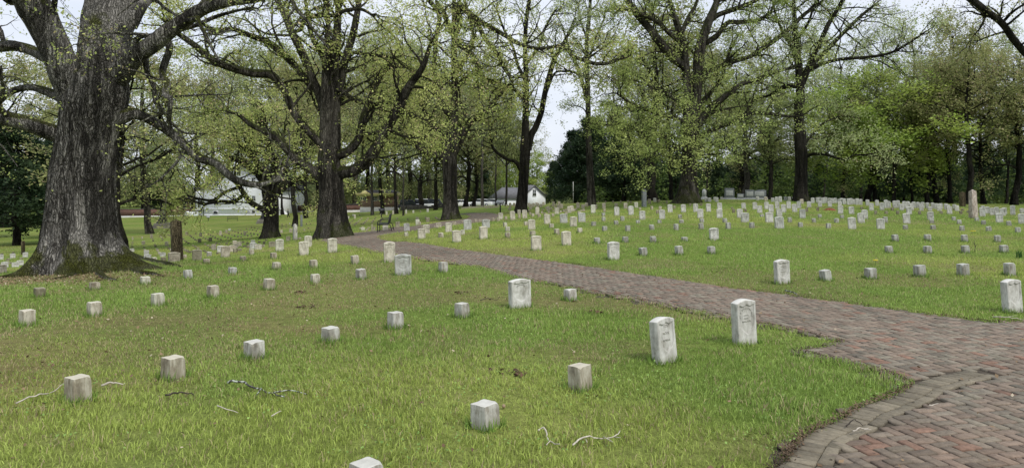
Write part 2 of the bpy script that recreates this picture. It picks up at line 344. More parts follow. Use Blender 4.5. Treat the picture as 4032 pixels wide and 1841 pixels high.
def in_poly(P, poly):
    x, y = P[:, 0], P[:, 1]; c = np.zeros(len(P), bool); j = len(poly) - 1
    for i in range(len(poly)):
        xi, yi = poly[i]; xj, yj = poly[j]
        if yi != yj:
            c ^= ((yi > y) != (yj > y)) & (x < (xj - xi) * (y - yi) / (yj - yi) + xi)
        j = i
    return c
def dist_poly(P, poly, closed=True):
    d = np.full(len(P), 1e9); n = len(poly)
    for i in range(n if closed else n - 1):
        a = poly[i]; b = poly[(i + 1) % n]; ab = b - a; L2 = max((ab ** 2).sum(), 1e-12)
        t = np.clip(((P - a) @ ab) / L2, 0, 1); q = a + t[:, None] * ab
        d = np.minimum(d, np.sqrt(((P - q) ** 2).sum(1)))
    return d
# ------------------------------------------------------------------ ground sheet
def axis(lo, hi, fine, near_lo, near_hi, growth):
    a = list(np.arange(near_lo, near_hi, fine)); s = fine
    while a[-1] < hi: s *= growth; a.append(a[-1] + s)
    s = fine
    while a[0] > lo: s *= growth; a.insert(0, a[0] - s)
    return np.array(a)
gx = axis(-900, 900, .22, -9, 11, 1.06); gy = axis(-300, 1500, .22, 2, 18, 1.05)
GX, GY = np.meshgrid(gx, gy); g = np.c_[GX.ravel(), GY.ravel()]
gc = np.c_[np.clip(g[:, 0], -240, 260), np.clip(g[:, 1], -22, 330)]
gz = H(gc[:, 0], gc[:, 1]) + (fbm(g * .8, 3, 5) - .5) * .04
def ground_col(P):
    """colour of the turf itself: lush, yellowish and bare littered patches"""
    a = fbm(P * .22, 4, 11)[:, None]; b = fbm(P * .9, 3, 23)[:, None]; c = fbm(P * np.array([.35, .55]), 4, 37)[:, None]
    lush = np.array([.15, .21, .045]); yel = np.array([.22, .25, .07]); bare = np.array([.21, .165, .085])
    k = np.clip((a - .42) * 5, 0, 1); col = lush * (1 - k) + yel * k
    # thin brown turf: left lawn between the rows and round the great oak
    w = np.exp(-(((P[:, 0] + 4.3) / 2.6) ** 2 + ((P[:, 1] - 8.0) / 2.2) ** 2)) * .75 + np.exp(-(((P[:, 0] + 9.4) / 3.0) ** 2 + ((P[:, 1] - 14.6) / 1.4) ** 2)) * 1.1 + np.exp(-(((P[:, 0] + 1.2) / 3.0) ** 2 + ((P[:, 1] - 12.4) / 1.0) ** 2)) * .35 + np.exp(-(((P[:, 0] - 1.0) / 2.0) ** 2 + ((P[:, 1] - 10.) / .8) ** 2)) * .3
    w = np.clip(w[:, None] * 1.1 + np.clip((c - .56) * 5, 0, .55) - .1 + (b - .5) * .7 * np.clip(w[:, None] * 2, 0, 1), 0, .9)
    w = w * .8; col = col * (1 - w) + bare * w
    return col, w[:, 0]
gcol, _ = ground_col(g)
nx, ny = len(gx), len(gy)
i = np.arange(ny - 1)[:, None] * nx + np.arange(nx - 1)[None]
gf = np.stack([i, i + 1, i + 1 + nx, i + nx], -1).reshape(-1, 4)
inp = in_poly(g, PATH) & (dist_poly(g, PATH) > .02)
gz = gz - np.where(in_poly(g, PATH) | (dist_poly(g, PATH) < .1), .05, 0)
mg, t, p = newmat('lawn_turf'); a = t.nodes.new('ShaderNodeAttribute'); a.attribute_name = 'col'; oc = coords(t)
nA = noise(t, oc, 9, 8, .75); nB = noise(t, oc, .55, 5, .6, (1, .6, 1)); nC = noise(t, oc, 55, 4, .7)
c = mixc(t, a.outputs['Color'], ramp(t, nA, [(.3, (.55,) * 3), (.7, (1.35,) * 3)]), 1.0, 'MULTIPLY')
c = mixc(t, c, ramp(t, nC, [(.3, (.6,) * 3), (.7, (1.3,) * 3)]), 1.0, 'MULTIPLY')
c = mixc(t, c, ramp(t, nB, [(.35, (.82, .9, .8)), (.7, (1.15, 1.08, 1.1))]), 1.0, 'MULTIPLY')
t.links.new(c, p.inputs['Base Color']); p.inputs['Roughness'].default_value = .95; p.inputs['Specular IOR Level'].default_value = .05
bump(t, p, nA, .8, .05)
lawn = mesh_np('ground', np.c_[g, gz], gf, mg, None, True, gcol); tag(lawn, kind='structure')
# ------------------------------------------------------------------ brick path: a joint bed and herringbone bricks laid on it
def poly_mesh(name, poly, mat, dz):
    bm = bmesh.new(); step = .5
    x0, y0 = poly.min(0); x1, y1 = poly.max(0)
    xs = np.concatenate([np.arange(x0, x1, .35)]); ys = np.arange(y0, min(y1, 75), .35)
    Gx, Gy = np.meshgrid(xs, ys); P = np.c_[Gx.ravel(), Gy.ravel()]; nxx = len(xs)
    inn_ = in_poly(P, poly); ins = inn_ | (dist_poly(P, poly) < .42)
    idx = np.arange((len(ys) - 1) * nxx).reshape(-1, nxx)[:, :-1].ravel()
    q = np.stack([idx, idx + 1, idx + 1 + nxx, idx + nxx], 1); q = q[ins[q].all(1)]
    return mesh_np(name, np.c_[P, H(P[:, 0], P[:, 1]) + dz - np.where(inn_, 0, .03)], q, mat, None, True)
bed = poly_mesh('path_bed', PATH, flat('path_joint_soil', (.07, .058, .042), 1, var=.4, scale=20), -.008); tag(bed, kind='structure')
b_, ang = .083, math.radians(15)
Rm = np.array([[math.cos(ang), -math.sin(ang)], [math.sin(ang), math.cos(ang)]])
cent = []; rots = []
ii, jj = np.meshgrid(np.arange(-320, 520), np.arange(-520, 760)); ii = ii.ravel(); jj = jj.ravel()
r = (ii + jj) % 4        # herringbone: cell class along diagonals
hsel = r == 0; vsel = r == 2
Hc = np.c_[(ii[hsel] + 1.0) * b_, (jj[hsel] + .5) * b_]; Vc = np.c_[(ii[vsel] + .5) * b_ + b_ * 0, (jj[vsel] + 1.0) * b_]
cent = np.vstack([Hc, Vc]); rots = np.r_[np.zeros(len(Hc)), np.full(len(Vc), math.pi / 2)]
cent = cent @ Rm.T; rots = rots + ang
keep = (cent[:, 1] > 1.5) & (cent[:, 1] < 75) & (np.abs(cent[:, 0]) < cent[:, 1] * .78 + 2.5)
cent, rots = cent[keep], rots[keep]
ins = in_poly(cent, PATH) | (dist_poly(cent, PATH) < .04); cent, rots = cent[ins], rots[ins]
wB = np.vstack([catmull(np.vstack([W2(Z(2900, 1050, 1.487, [(1330, 610), (1170, 650)])), wA[:1]]), 6), wA[1:]])
dA = dist_poly(cent, wB, False); tA = wA[5] - wA[0]; nA_ = np.array([-tA[1], tA[0]]); SG = 1.0 if in_poly((wA[4:5] + nA_ / np.linalg.norm(nA_) * .3), PATH)[0] else -1.0; dE = dist_poly(cent, np.vstack([wR[1:]]), False); dL = dist_poly(cent, wL, False)
i0 = np.array([int(np.argmin(((wB - c_) ** 2).sum(1))) for c_ in cent]); i0 = np.clip(i0, 1, len(wB) - 2); tg_ = wB[i0 + 1] - wB[i0 - 1]; sd0 = (tg_[:, 0] * (cent[:, 1] - wB[i0, 1]) - tg_[:, 1] * (cent[:, 0] - wB[i0, 0])) * SG
k = ((dA > .25) | ((sd0 < 0) & (dA > .03))); cent, rots = cent[k], rots[k]
hl = np.full(len(cent), .0770); hw = np.full(len(cent), .0352)
# border along the curved edge: soldier course then one stretcher course
sa = np.r_[0, np.cumsum(np.linalg.norm(np.diff(wB, axis=0), axis=1))]
def border(off, step, l, w_, along):
    cc = []; rr = []
    for s in np.arange(.03, sa[-1] - .02, step):
        x = np.interp(s, sa, wB[:, 0]); y = np.interp(s, sa, wB[:, 1]); x2 = np.interp(s + .05, sa, wB[:, 0]); y2 = np.interp(s + .05, sa, wB[:, 1])
        tdir = np.array([x2 - x, y2 - y]); tdir /= np.linalg.norm(tdir) + 1e-9; nrm = np.array([-tdir[1], tdir[0]])
        cc.append(np.array([x, y]) + nrm * off); a0 = math.atan2(tdir[1], tdir[0]); rr.append(a0 if along else a0 + math.pi / 2)
    return np.array(cc), np.array(rr)
tA = wA[5] - wA[0]; nA_ = np.array([-tA[1], tA[0]]); sgn = 1.0 if in_poly((wA[4:5] + nA_ / np.linalg.norm(nA_) * .3), PATH)[0] else -1.0
c1, r1 = border(.085 * sgn, .0785, .1, .05, False); c2, r2 = border(.206 * sgn, .165, .1, .05, True)
cent = np.vstack([cent, c1, c2]); rots = np.r_[rots, r1, r2]; hl = np.r_[hl, np.full(len(c1) + len(c2), .079)]; hw = np.r_[hw, np.full(len(c1), .037), np.full(len(c2), .0375)]
nb = len(cent); rots = rots + rng.normal(0, .012, nb)
zt = H(cent[:, 0], cent[:, 1]) + .012 + rng.normal(0, .0022, nb) + (fbm(cent * 1.3, 2, 3) - .5) * .012
tx, ty = rng.normal(0, .008, nb), rng.normal(0, .008, nb); zt[-(len(c1) + len(c2)):] += .002; zt = zt - np.where(dist_poly(cent, PATH) < .06, .006, 0)
ch = .006
loc = np.array([(-1, -1, 0, 0), (1, -1, 0, 0), (1, 1, 0, 0), (-1, 1, 0, 0), (-1, -1, 1, 0), (1, -1, 1, 0), (1, 1, 1, 0), (-1, 1, 1, 0), (-1, -1, 2, 1), (1, -1, 2, 1), (1, 1, 2, 1), (-1, 1, 2, 1)], float)
jit = rng.normal(0, .0016, (nb, 12, 2))
lx = loc[None, :, 0] * (hl[:, None] - ch * loc[None, :, 3]) + jit[:, :, 0]; ly = loc[None, :, 1] * (hw[:, None] - ch * loc[None, :, 3]) + jit[:, :, 1]
lz = np.choose(loc[:, 2].astype(int), [-.02, -.005, 0.0])[None]
cs, sn = np.cos(rots)[:, None], np.sin(rots)[:, None]
bx = cent[:, :1] + lx * cs - ly * sn; by = cent[:, 1:] + lx * sn + ly * cs; bz = zt[:, None] + lz + lx * tx[:, None] + ly * ty[:, None]
bf = np.array([(8, 9, 10, 11), (4, 5, 9, 8), (5, 6, 10, 9), (6, 7, 11, 10), (7, 4, 8, 11), (0, 1, 5, 4), (1, 2, 6, 5), (2, 3, 7, 6), (3, 0, 4, 7)])
F = (np.arange(nb)[:, None, None] * 12 + bf[None]).reshape(-1, 4)
u = rng.random(nb)[:, None]; u2 = rng.random(nb)[:, None]; big = fbm(cent * .5, 3, 9)[:, None]
cb = np.array([.185, .146, .112]) * (.78 + .42 * u) ; red = np.array([.20, .125, .09]); gr = np.array([.175, .152, .118]); pale = np.array([.2, .178, .135])
cb = np.where(u2 < .07, red * (.7 + .5 * u), cb); cb = np.where((u2 > .1) & (u2 < .42), gr * (.7 + .55 * u), cb); cb = np.where((u2 > .93), pale * (.8 + .3 * u), cb)
cb = cb * (.78 + .5 * big)
nearred = np.clip(1 - np.hypot(cent[:, 0] - 2.6, cent[:, 1] - 4.1) / 1.3, 0, 1)[:, None]; cb = cb * (1 - nearred * .35) + red * (.7 + .5 * u) * nearred * .35
nbd = len(c1) + len(c2); cb[-nbd:] = np.array([.19, .165, .12]) * (.65 + .5 * u[-nbd:])
path = mesh_np('brick_path', np.stack([bx, by, bz], -1).reshape(-1, 3), F, M['brick'], None, False, np.repeat(cb, 12, 0)); tag(path, kind='structure')
PATHB = PATH
# gravel-like faint paths across the far lawn are part of the ground colour; the far lane is a thin sheet
# ------------------------------------------------------------------ grave stones
def shield_d(x, z):
    """signed distance-like value: positive inside a federal shield centred at x=0, spanning z in [.13,.45] of a .5 m stone"""
    x = np.abs(x); top = .452 - .022 * np.abs(np.sin(x / .094 * math.pi)) - np.where(x > .085, (x - .085) * .8, 0)
    wdt = .096 * np.clip(1 - np.clip((.30 - z) / .165, 0, 1) ** 2.6, 0, 1) + 0 * z
    return np.minimum(np.minimum(top - z, (wdt - x)), z - .135)
def upright_mesh(name, mat, seed, shield=True, textrel=True, w=.245, t=.098, h=.5, rise=.032, res=(44, 88)):
    nx_, nz_ = res; xs = np.linspace(-w / 2, w / 2, nx_); u = np.linspace(0, 1, nz_)
    X, U = np.meshgrid(xs, u); topz = h - rise * (X / (w / 2)) ** 2
    Zz = -.13 + U * (topz + .13)
    d = np.zeros_like(X); carve_dark = np.zeros_like(X)
    if shield:
        sd_ = shield_d(X * .245 / w, Zz * .5 / h); d = .011 * np.clip(sd_ / .006, 0, 1)
        ax_, az_ = X * .245 / w, Zz * .5 / h; ang_ = np.arctan2(ax_, az_ - .31); rr_ = np.hypot(ax_, az_ - .31); arcm = (np.abs(rr_ - .07) < .011) & (np.abs(ang_) < 1.15); gl = vnoise(np.c_[ang_.ravel() * 9, rr_.ravel() * 60, np.full(X.size, seed)], seed).reshape(X.shape) > .42
        ln = ((np.abs(az_ - .315) < .009) & (np.abs(ax_) < .035)) | ((np.abs(az_ - .272) < .009) & (np.abs(ax_) < .05)); gl2 = vnoise(np.c_[ax_.ravel() * 110, az_.ravel() * 60, np.full(X.size, seed)], seed + 1).reshape(X.shape) > .42
        tx_ = (arcm & gl) | (ln & gl2); tx_ = tx_ & (sd_ > .006) & textrel; d = d - .004 * tx_
        carve_dark = .5 * np.clip(1 - np.abs(sd_ - .003) / .006, 0, 1) * (Zz > .1) * (.5 + .5 * vnoise(np.c_[X.ravel() * 40, Zz.ravel() * 30], seed).reshape(X.shape)) + .25 * tx_  # mask for the darker tone along shield outline and letters
    rr = np.random.default_rng(seed)
    P = np.c_[X.ravel(), Zz.ravel()]
    n1 = (fbm(np.c_[P * 22, np.full(len(P), seed)], 3, seed) - .5) * .004
    edge = np.minimum(w / 2 - np.abs(X), np.maximum(topz - Zz, 0)).ravel(); rnd = .008
    e = np.clip(1 - edge / rnd, 0, 1); inset = rnd * (1 - np.sqrt(np.clip(1 - e ** 2, 0, 1)))
    yF = -t / 2 + d.ravel() + inset + n1; yB = t / 2 - inset - n1
    V = np.vstack([np.c_[P[:, 0], yF, P[:, 1]], np.c_[P[:, 0], yB, P[:, 1]]])
    V[:, 0] += (fbm(np.c_[V[:, 1] * 9, V[:, 2] * 14, V[:, 0] * 3], 2, seed + 5) - .5) * .006
    i = np.arange(nz_ - 1)[:, None] * nx_ + np.arange(nx_ - 1)[None]
    f = np.stack([i, i + 1, i + 1 + nx_, i + nx_], -1).reshape(-1, 4); m = nx_ * nz_
    fb = f[:, ::-1] + m
    l = np.arange(nz_ - 1) * nx_; r_ = l + nx_ - 1; tp_ = (nz_ - 1) * nx_ + np.arange(nx_ - 1)
    fs = np.vstack([f, fb, np.stack([l, l + nx_, l + nx_ + m, l + m], 1), np.stack([r_, r_ + m, r_ + nx_ + m, r_ + nx_], 1), np.stack([tp_, tp_ + 1, tp_ + 1 + m, tp_ + m], 1)])
    o = mesh_np(name, V, fs, mat, None, False); me = o.data; ga = me.attributes.new('carve_dark', 'FLOAT', 'POINT'); gv = np.zeros(len(V), np.float32); gv[:m] = carve_dark.ravel(); ga.data.foreach_set('value', gv); bpy.data.objects.remove(o); return me
def block_mesh(name, mat, seed, w=.135, h=.17, n=9):
    rr = np.random.default_rng(seed)
    bm = bmesh.new(); bmesh.ops.create_cube(bm, size=1)
    bmesh.ops.subdivide_edges(bm, edges=bm.edges[:], cuts=n, use_grid_fill=True)
    V = np.array([v.co[:] for v in bm.verts])
    ex = np.array([w, w, h + .1]) / 2; P = V * 2 * ex
    r = .0085; core = np.clip(P, -(ex - r), ex - r); dd = P - core; L_ = np.linalg.norm(dd, axis=1, keepdims=True)
    P = core + np.where(L_ > 0, dd / np.maximum(L_, 1e-9) * r, 0)
    P[:, :2] *= (1 + .05 * (.5 - (V[:, 2:3])))     # a little wider at the foot
    nn = np.c_[fbm(P * 24 + seed, 3, seed), fbm(P * 24 + 9 + seed, 3, seed + 1), fbm(P * 24 + 17 + seed, 3, seed + 2)] - .5
    P = P + nn * .006
    cx = rr.choice([-1, 1]); k = np.clip(1 - np.linalg.norm(P - np.array([cx * w / 2, -w / 2, (h + .1) / 2]), axis=1) / .035, 0, 1)   # a chipped corner
    P[:, 2] -= k * .014; P[:, 0] -= cx * k * .008
    P[:, 2] += (h + .1) / 2 - .1
    for v, c in zip(bm.verts, P): v.co = c
    me = bpy.data.meshes.new(name); bm.to_mesh(me); bm.free(); me.materials.append(mat); return me
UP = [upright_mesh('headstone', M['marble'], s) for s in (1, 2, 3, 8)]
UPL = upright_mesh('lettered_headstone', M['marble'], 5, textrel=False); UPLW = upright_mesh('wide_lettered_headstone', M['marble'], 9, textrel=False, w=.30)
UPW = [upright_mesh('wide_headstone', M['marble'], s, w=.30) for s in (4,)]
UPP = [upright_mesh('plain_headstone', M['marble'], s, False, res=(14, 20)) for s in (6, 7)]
BL = [block_mesh('grave_block', M['marble_block'], s) for s in (1, 2, 3, 4)]
BLF = [block_mesh('grave_block_far', M['marble_block'], s, n=3) for s in (1, 2)]
ORD = "first second third fourth fifth sixth seventh eighth ninth tenth eleventh twelfth thirteenth fourteenth fifteenth sixteenth seventeenth eighteenth nineteenth twentieth".split()
def ordw(i):
    return ORD[i] if i < 20 else (["twenty", "thirty", "forty", "fifty", "sixty", "seventy", "eighty"][(i + 1) // 10 - 2] + ("-" + ORD[(i + 1) % 10 - 1] if (i + 1) % 10 else "")).replace("twenty-", "twenty-")
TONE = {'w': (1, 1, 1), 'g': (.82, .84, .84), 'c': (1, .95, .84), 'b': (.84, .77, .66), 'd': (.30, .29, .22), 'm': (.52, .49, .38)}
def colr(k, r):
    c = np.array(TONE[k]) * (1 + (r.random() - .5) * .16); return (*np.clip(c, 0, 1), 1)
PLACED = []; NST = [0, 0]
def stone(px, base, top, kind, tone='w', D=None, theta=None, lean=None, label=None, group=None, var=None, wide=False):
    if D is None: X, D = hit(px, base)
    else: X = (px - CX) * D / FPX
    for (a, b2, kk) in PLACED:
        if kk == kind and abs(a - px) < 3.0 and abs(b2 - base) < 4.0: return None
    PLACED.append((px, base, kind))
    z0 = hz(X, D); rr = np.random.default_rng(int(px * 7 + base * 13) % 99991)
    h = max((base - top) * D / FPX, .06); h += .012
    if kind == 'u':
        h = min(max(h, .22), .62)
        near = D < 45; lst = (UPW if wide else UP) if near else UPP
        me = lst[rr.integers(99) % len(lst)]; s = (1, 1, h / .5); nm = 'headstone'
        if var is not None: me = UPLW if wide else UPL
    else:
        h = min(max(h + (.008 if D < 14 else 0), .08), .27)
        lst = BL if D < 25 else BLF
        me = lst[(var if var is not None else rr.integers(99)) % len(lst)]; k = 1 + (rr.random() - .5) * .1; s = (k, k * (1 + (rr.random() - .5) * .1), h / .17); nm = 'grave_block'
    o = bpy.data.objects.new(nm, me); COL.objects.link(o)
    if theta is None:
        theta = 90 + math.degrees(math.atan2(-1.9 - D, 10 - X)); theta = theta * .95 - (3 if kind == 'u' else 0) + rr.normal(0, 4)
        if D > 45: theta *= .8
    if lean is None: lean = -(.8 + 3.4 * np.clip((px - 1400) / 2400, -.3, 1)) + rr.normal(0, 1.0)
    R_ = Matrix.Rotation(math.radians(rr.normal(0, 1.2)), 3, 'X') @ Matrix.Rotation(math.radians(lean + (rr.normal(0, 1.6) if kind == 'b' else 0)), 3, 'Y') @ Matrix.Rotation(math.radians(theta), 3, 'Z')
    o.rotation_euler = R_.to_euler(); o.location = (X, D, z0 - .012); o.scale = s; o.color = colr(tone, rr)
    if group: o['group'] = group
    o['label'] = label or 'stone'; o['category'] = 'headstone' if kind == 'u' else 'grave marker'
    NST[0 if kind == 'u' else 1] += 1
    return o
STONES = []
def row(zone, where, items, tone='w', tone_b=None, D=None, shared=False, group=None, xk=None):
    ox, oy, s = zone; its = []
    for it in items:
        k, x, b2, t_ = it[:4]; its.append((x, k, b2, t_, it[4] if len(it) > 4 else None))
    its.sort(key=lambda q: q[0]); cnt = {'u': 0, 'b': 0}; tot = {'u': sum(q[1] == 'u' for q in its), 'b': sum(q[1] == 'b' for q in its)}
    for x, k, b2, t_, ex in its:
        ex = ex or {}; tn = ex.get('tone', tone if k == 'u' else (tone_b or tone))
        adj = {'w': 'white', 'g': 'grey', 'c': 'cream white', 'b': 'brownish', 'd': 'dark', 'm': 'mossy grey'}[tn]
        base = (adj + ' upright headstone') if k == 'u' else (adj + ' grave block')
        g_ = group or (('headstones ' if k == 'u' else 'grave blocks ') + where)
        if shared: lab = ('small ' + base + ' ' + where); g_ = g_ + ' ' + adj
        else:
            n_k = tot[k]; lab = base + (', ' if n_k > 1 else ' ') + ((ordw(cnt[k]) + ' from left, ') if n_k > 1 else '') + where
        o = stone(ox + x / s, oy + b2 / s, oy + t_ / s, k, tn, ex.get('D', D), ex.get('theta'), ex.get('lean'), ex.get('label', lab), g_, ex.get('var'), ex.get('wide', False))
        if o is not None: cnt[k] += 1; STONES.append((o, k, x, ex))
u, b = 'u', 'b'
zb = (1300, 1050, 1.4867); zc = (0, 1050, 1.487); za = (2900, 1050, 1.487); zd = (2500, 1120, 3.22)
Z2 = (400, 800, 3.36); Z3 = (1000, 800, 3.36); Z4 = (1600, 700, 3.36); Z5 = (2200, 700, 3.36); Z6 = (2800, 700, 3.36); Z7 = (3400, 700, 3.361)
V1 = (490, 900, 7.84); V2 = (720, 880, 7.84); V3 = (960, 840, 7.84); V4 = (1340, 800, 7.84); V5 = (1600, 780, 7.84); V6 = (1850, 780, 7.84); V7 = (2050, 770, 7.84); V8 = (0, 930, 7.84)
T = lambda **k: k
row(zb, 'in the nearest row', [(b, 208, 1376, 1150, T(tone='w', theta=52, label='grey topped square grave block cut off by the bottom edge of the photo')), (b, 910, 945, 800, T(tone='w', theta=50, label='cracked two-tone square grave block nearest the pale forked twigs', var=1)), (b, 1465, 722, 578, T(tone='c', theta=43, label='square grave block with an orange stained top in the foreground'))])
row(zd, 'in the nearest row', [(u, 385, 990, 412, T(theta=40, lean=-4.5, var=0, label='leaning white headstone with three raised text lines, beside the orange topped block')), (u, 1395, 765, 180, T(theta=27, lean=-3, var=1, label='white headstone with a full shield, standing beside the point of grass at the path'))])
row(za, 'x', [(u, 1618, 268, 72, T(theta=19, lean=-3.5, var=2, label='white headstone with dark grimy side at the right edge, right of the brick path'))])
row(zc, 'in the second row', [(b, 457, 790, 645, T(tone='c', theta=60, label='tan and grey grave block with a long thin stick lying beside it')), (b, 1013, 655, 530, T(tone='c', theta=58, label='stained grave block behind the dark wet stick on the grass')), (b, 1490, 535, 437, T(theta=52, label='pale chipped grave block behind the lichen covered branch'))])
row(zb, 'in the second row', [(b, 382, 362, 268, T(label='white streaked grave block, third to the left of the UNKNOWN headstone'.replace('third', 'second'))), (b, 773, 297, 215, T(label='pale grave block standing immediately left of the UNKNOWN headstone')), (u, 1112, 243, 70, T(theta=33, lean=-1.5, var=1, wide=True, label='broad headstone with a shield lettered UNKNOWN, left of the path edge')), (b, 1407, 200, 133, T(label='small white grave block between the UNKNOWN headstone and the brick path'))])
row((0, 0, 1 / 1.5652), 'x', [(b, 832, 860, 824, T(D=None, label='white grave block in open grass, third left of the UNKNOWN headstone'))])
row(zc, 'in the third near row, left of path', [(b, 157, 345, 255), (b, 553, 290, 208), (b, 925, 230, 158), (b, 1248, 182, 112), (b, 1573, 137, 72), (b, 1847, 98, 45)], 'c')
row(Z3, 'in the third near row, beside the path', [(b, 1420, 1010, 872, T(tone='w', label='grave block with two dark carved figures, left of the wide grey shield headstone')), (u, 1975, 953, 672, T(tone='g', theta=14, lean=-1, wide=True, label='wide grey headstone with carved shield, close to the left path edge')), ])
row((0, 0, 1 / 1.5652), 'x', [(b, 1115, 685, 660, T(label='small white grave block at the left edge of the brick path, midway'))])
row(zc, 'in the row before the great oak', [(b, 230, 178, 125, T(tone='m')), (b, 553, 138, 93, T(tone='b')), (b, 850, 103, 60, T(tone='c'))], 'c')
row(Z2, 'in the row right of the great oak roots', [(b, 1145, 1000, 887), (b, 1730, 943, 848), ], 'g')
row(Z3, 'in the row near the path bend', [(b, 295, 878, 780), (b, 790, 850, 748), (b, 1340, 808, 688), (u, 1795, 780, 507, T(tone='c', theta=16, lean=-1, label='tall cream headstone with dark shield arc, standing against the path edge'))], 'c')
row(Z2, 'behind the great oak root', [(u, 958, 800, 657, T(tone='b', D=20.5, wide=True)), (u, 1263, 768, 610, T(tone='m')), (b, 1388, 803, 735), (u, 1636, 725, 562, T(tone='b')), (b, 1872, 765, 700), (b, 1982, 692, 608, T(tone='c')), (b, 2275, 738, 652, T(tone='b')), (u, 2003, 605, 520, T(tone='g')), (u, 2073, 617, 553, T(tone='c'))], 'b')
row(Z3, 'just left of the second oak foot', [(u, 340, 640, 472), (u, 662, 688, 502), (u, 1038, 655, 460), (u, 715, 585, 427)], 'c')
row(V2, 'in the left cluster below the lawn brow', [(u, 1165, 900, 678, T(tone='w')), (u, 1530, 880, 665), (u, 1632, 760, 622), (u, 1745, 705, 548), (b, 1625, 908, 757), (b, 1755, 850, 765), (b, 2020, 770, 668), (b, 1900, 755, 672, T(tone='m')), (b, 815, 1015, 870, T(tone='w')), (b, 735, 920, 850), (b, 660, 870, 815), (b, 1105, 940, 875), (b, 1075, 830, 765), (b, 470, 790, 730), (b, 685, 660, 608), (b, 775, 710, 650), (b, 855, 760, 695), (u, 955, 815, 635, T(tone='b')), (b, 315, 705, 652), (b, 390, 750, 687), (b, 235, 910, 845), (b, 140, 890, 805), (b, 65, 850, 775), (b, 50, 1080, 955, T(tone='b'))], 'b', 'm')
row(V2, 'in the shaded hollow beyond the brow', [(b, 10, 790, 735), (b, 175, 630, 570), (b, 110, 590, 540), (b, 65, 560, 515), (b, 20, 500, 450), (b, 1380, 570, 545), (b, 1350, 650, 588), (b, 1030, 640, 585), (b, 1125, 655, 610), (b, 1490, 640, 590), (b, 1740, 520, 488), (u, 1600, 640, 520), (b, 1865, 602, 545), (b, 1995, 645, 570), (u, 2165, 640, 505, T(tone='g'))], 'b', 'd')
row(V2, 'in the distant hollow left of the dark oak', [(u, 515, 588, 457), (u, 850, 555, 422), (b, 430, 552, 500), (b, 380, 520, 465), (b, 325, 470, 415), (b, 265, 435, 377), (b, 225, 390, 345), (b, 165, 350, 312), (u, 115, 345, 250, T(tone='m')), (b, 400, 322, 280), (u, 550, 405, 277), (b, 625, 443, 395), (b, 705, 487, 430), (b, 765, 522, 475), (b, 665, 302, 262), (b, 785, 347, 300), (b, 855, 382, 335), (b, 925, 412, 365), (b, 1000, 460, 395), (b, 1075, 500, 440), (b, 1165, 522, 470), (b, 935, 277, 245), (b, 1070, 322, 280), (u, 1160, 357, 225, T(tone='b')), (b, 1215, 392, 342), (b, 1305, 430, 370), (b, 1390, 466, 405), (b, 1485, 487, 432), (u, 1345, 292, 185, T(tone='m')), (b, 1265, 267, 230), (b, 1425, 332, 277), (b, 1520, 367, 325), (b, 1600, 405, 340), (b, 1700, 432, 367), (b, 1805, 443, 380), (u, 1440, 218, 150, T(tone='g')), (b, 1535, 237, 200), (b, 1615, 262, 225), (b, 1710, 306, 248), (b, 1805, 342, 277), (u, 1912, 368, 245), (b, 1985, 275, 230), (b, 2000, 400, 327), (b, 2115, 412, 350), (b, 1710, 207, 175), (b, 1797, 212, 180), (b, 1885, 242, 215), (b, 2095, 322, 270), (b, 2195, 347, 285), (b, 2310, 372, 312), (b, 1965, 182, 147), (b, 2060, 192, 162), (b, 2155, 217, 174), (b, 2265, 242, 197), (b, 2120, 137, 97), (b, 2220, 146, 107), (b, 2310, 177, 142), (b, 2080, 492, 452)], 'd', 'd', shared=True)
row(V1, 'directly behind the great oak root', [(u, 250, 860, 715, T(D=30)), (u, 235, 720, 668), (u, 680, 835, 665), (u, 715, 960, 828, T(tone='g')), (b, 920, 985, 880), (u, 1180, 870, 730), (b, 1210, 1032, 872, T(tone='m')), (b, 1460, 740, 667, T(tone='m')), (b, 1435, 690, 622), (b, 1375, 642, 567, T(tone='d')), (b, 1070, 772, 712), (b, 1030, 712, 652), (b, 1005, 652, 602), (b, 1095, 792, 742)], 'w', 'c')
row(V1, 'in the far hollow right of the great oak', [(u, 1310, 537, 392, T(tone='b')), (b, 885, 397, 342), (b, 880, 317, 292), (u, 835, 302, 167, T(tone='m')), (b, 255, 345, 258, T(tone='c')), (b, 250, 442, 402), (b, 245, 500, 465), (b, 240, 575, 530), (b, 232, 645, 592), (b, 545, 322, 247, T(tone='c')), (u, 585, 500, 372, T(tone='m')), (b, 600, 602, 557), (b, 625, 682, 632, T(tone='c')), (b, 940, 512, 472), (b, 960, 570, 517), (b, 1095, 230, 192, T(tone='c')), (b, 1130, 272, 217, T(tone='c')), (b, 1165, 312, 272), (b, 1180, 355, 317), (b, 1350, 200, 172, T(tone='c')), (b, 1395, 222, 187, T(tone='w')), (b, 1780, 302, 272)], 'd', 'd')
row(V8, 'at the left edge beyond the oak foot', [(u, 20, 720, 557), (u, 397, 682, 530), (u, 785, 660, 492), (u, 150, 972, 787), (b, 315, 850, 800), (u, 475, 960, 808), (u, 620, 900, 740), (b, 650, 712, 652), (b, 250, 742, 677), (b, 225, 792, 747), (b, 405, 570, 482, T(tone='d')), (b, 60, 600, 522, T(tone='d')), (u, 20, 1165, 870, T(tone='b'))], 'w', 'm')
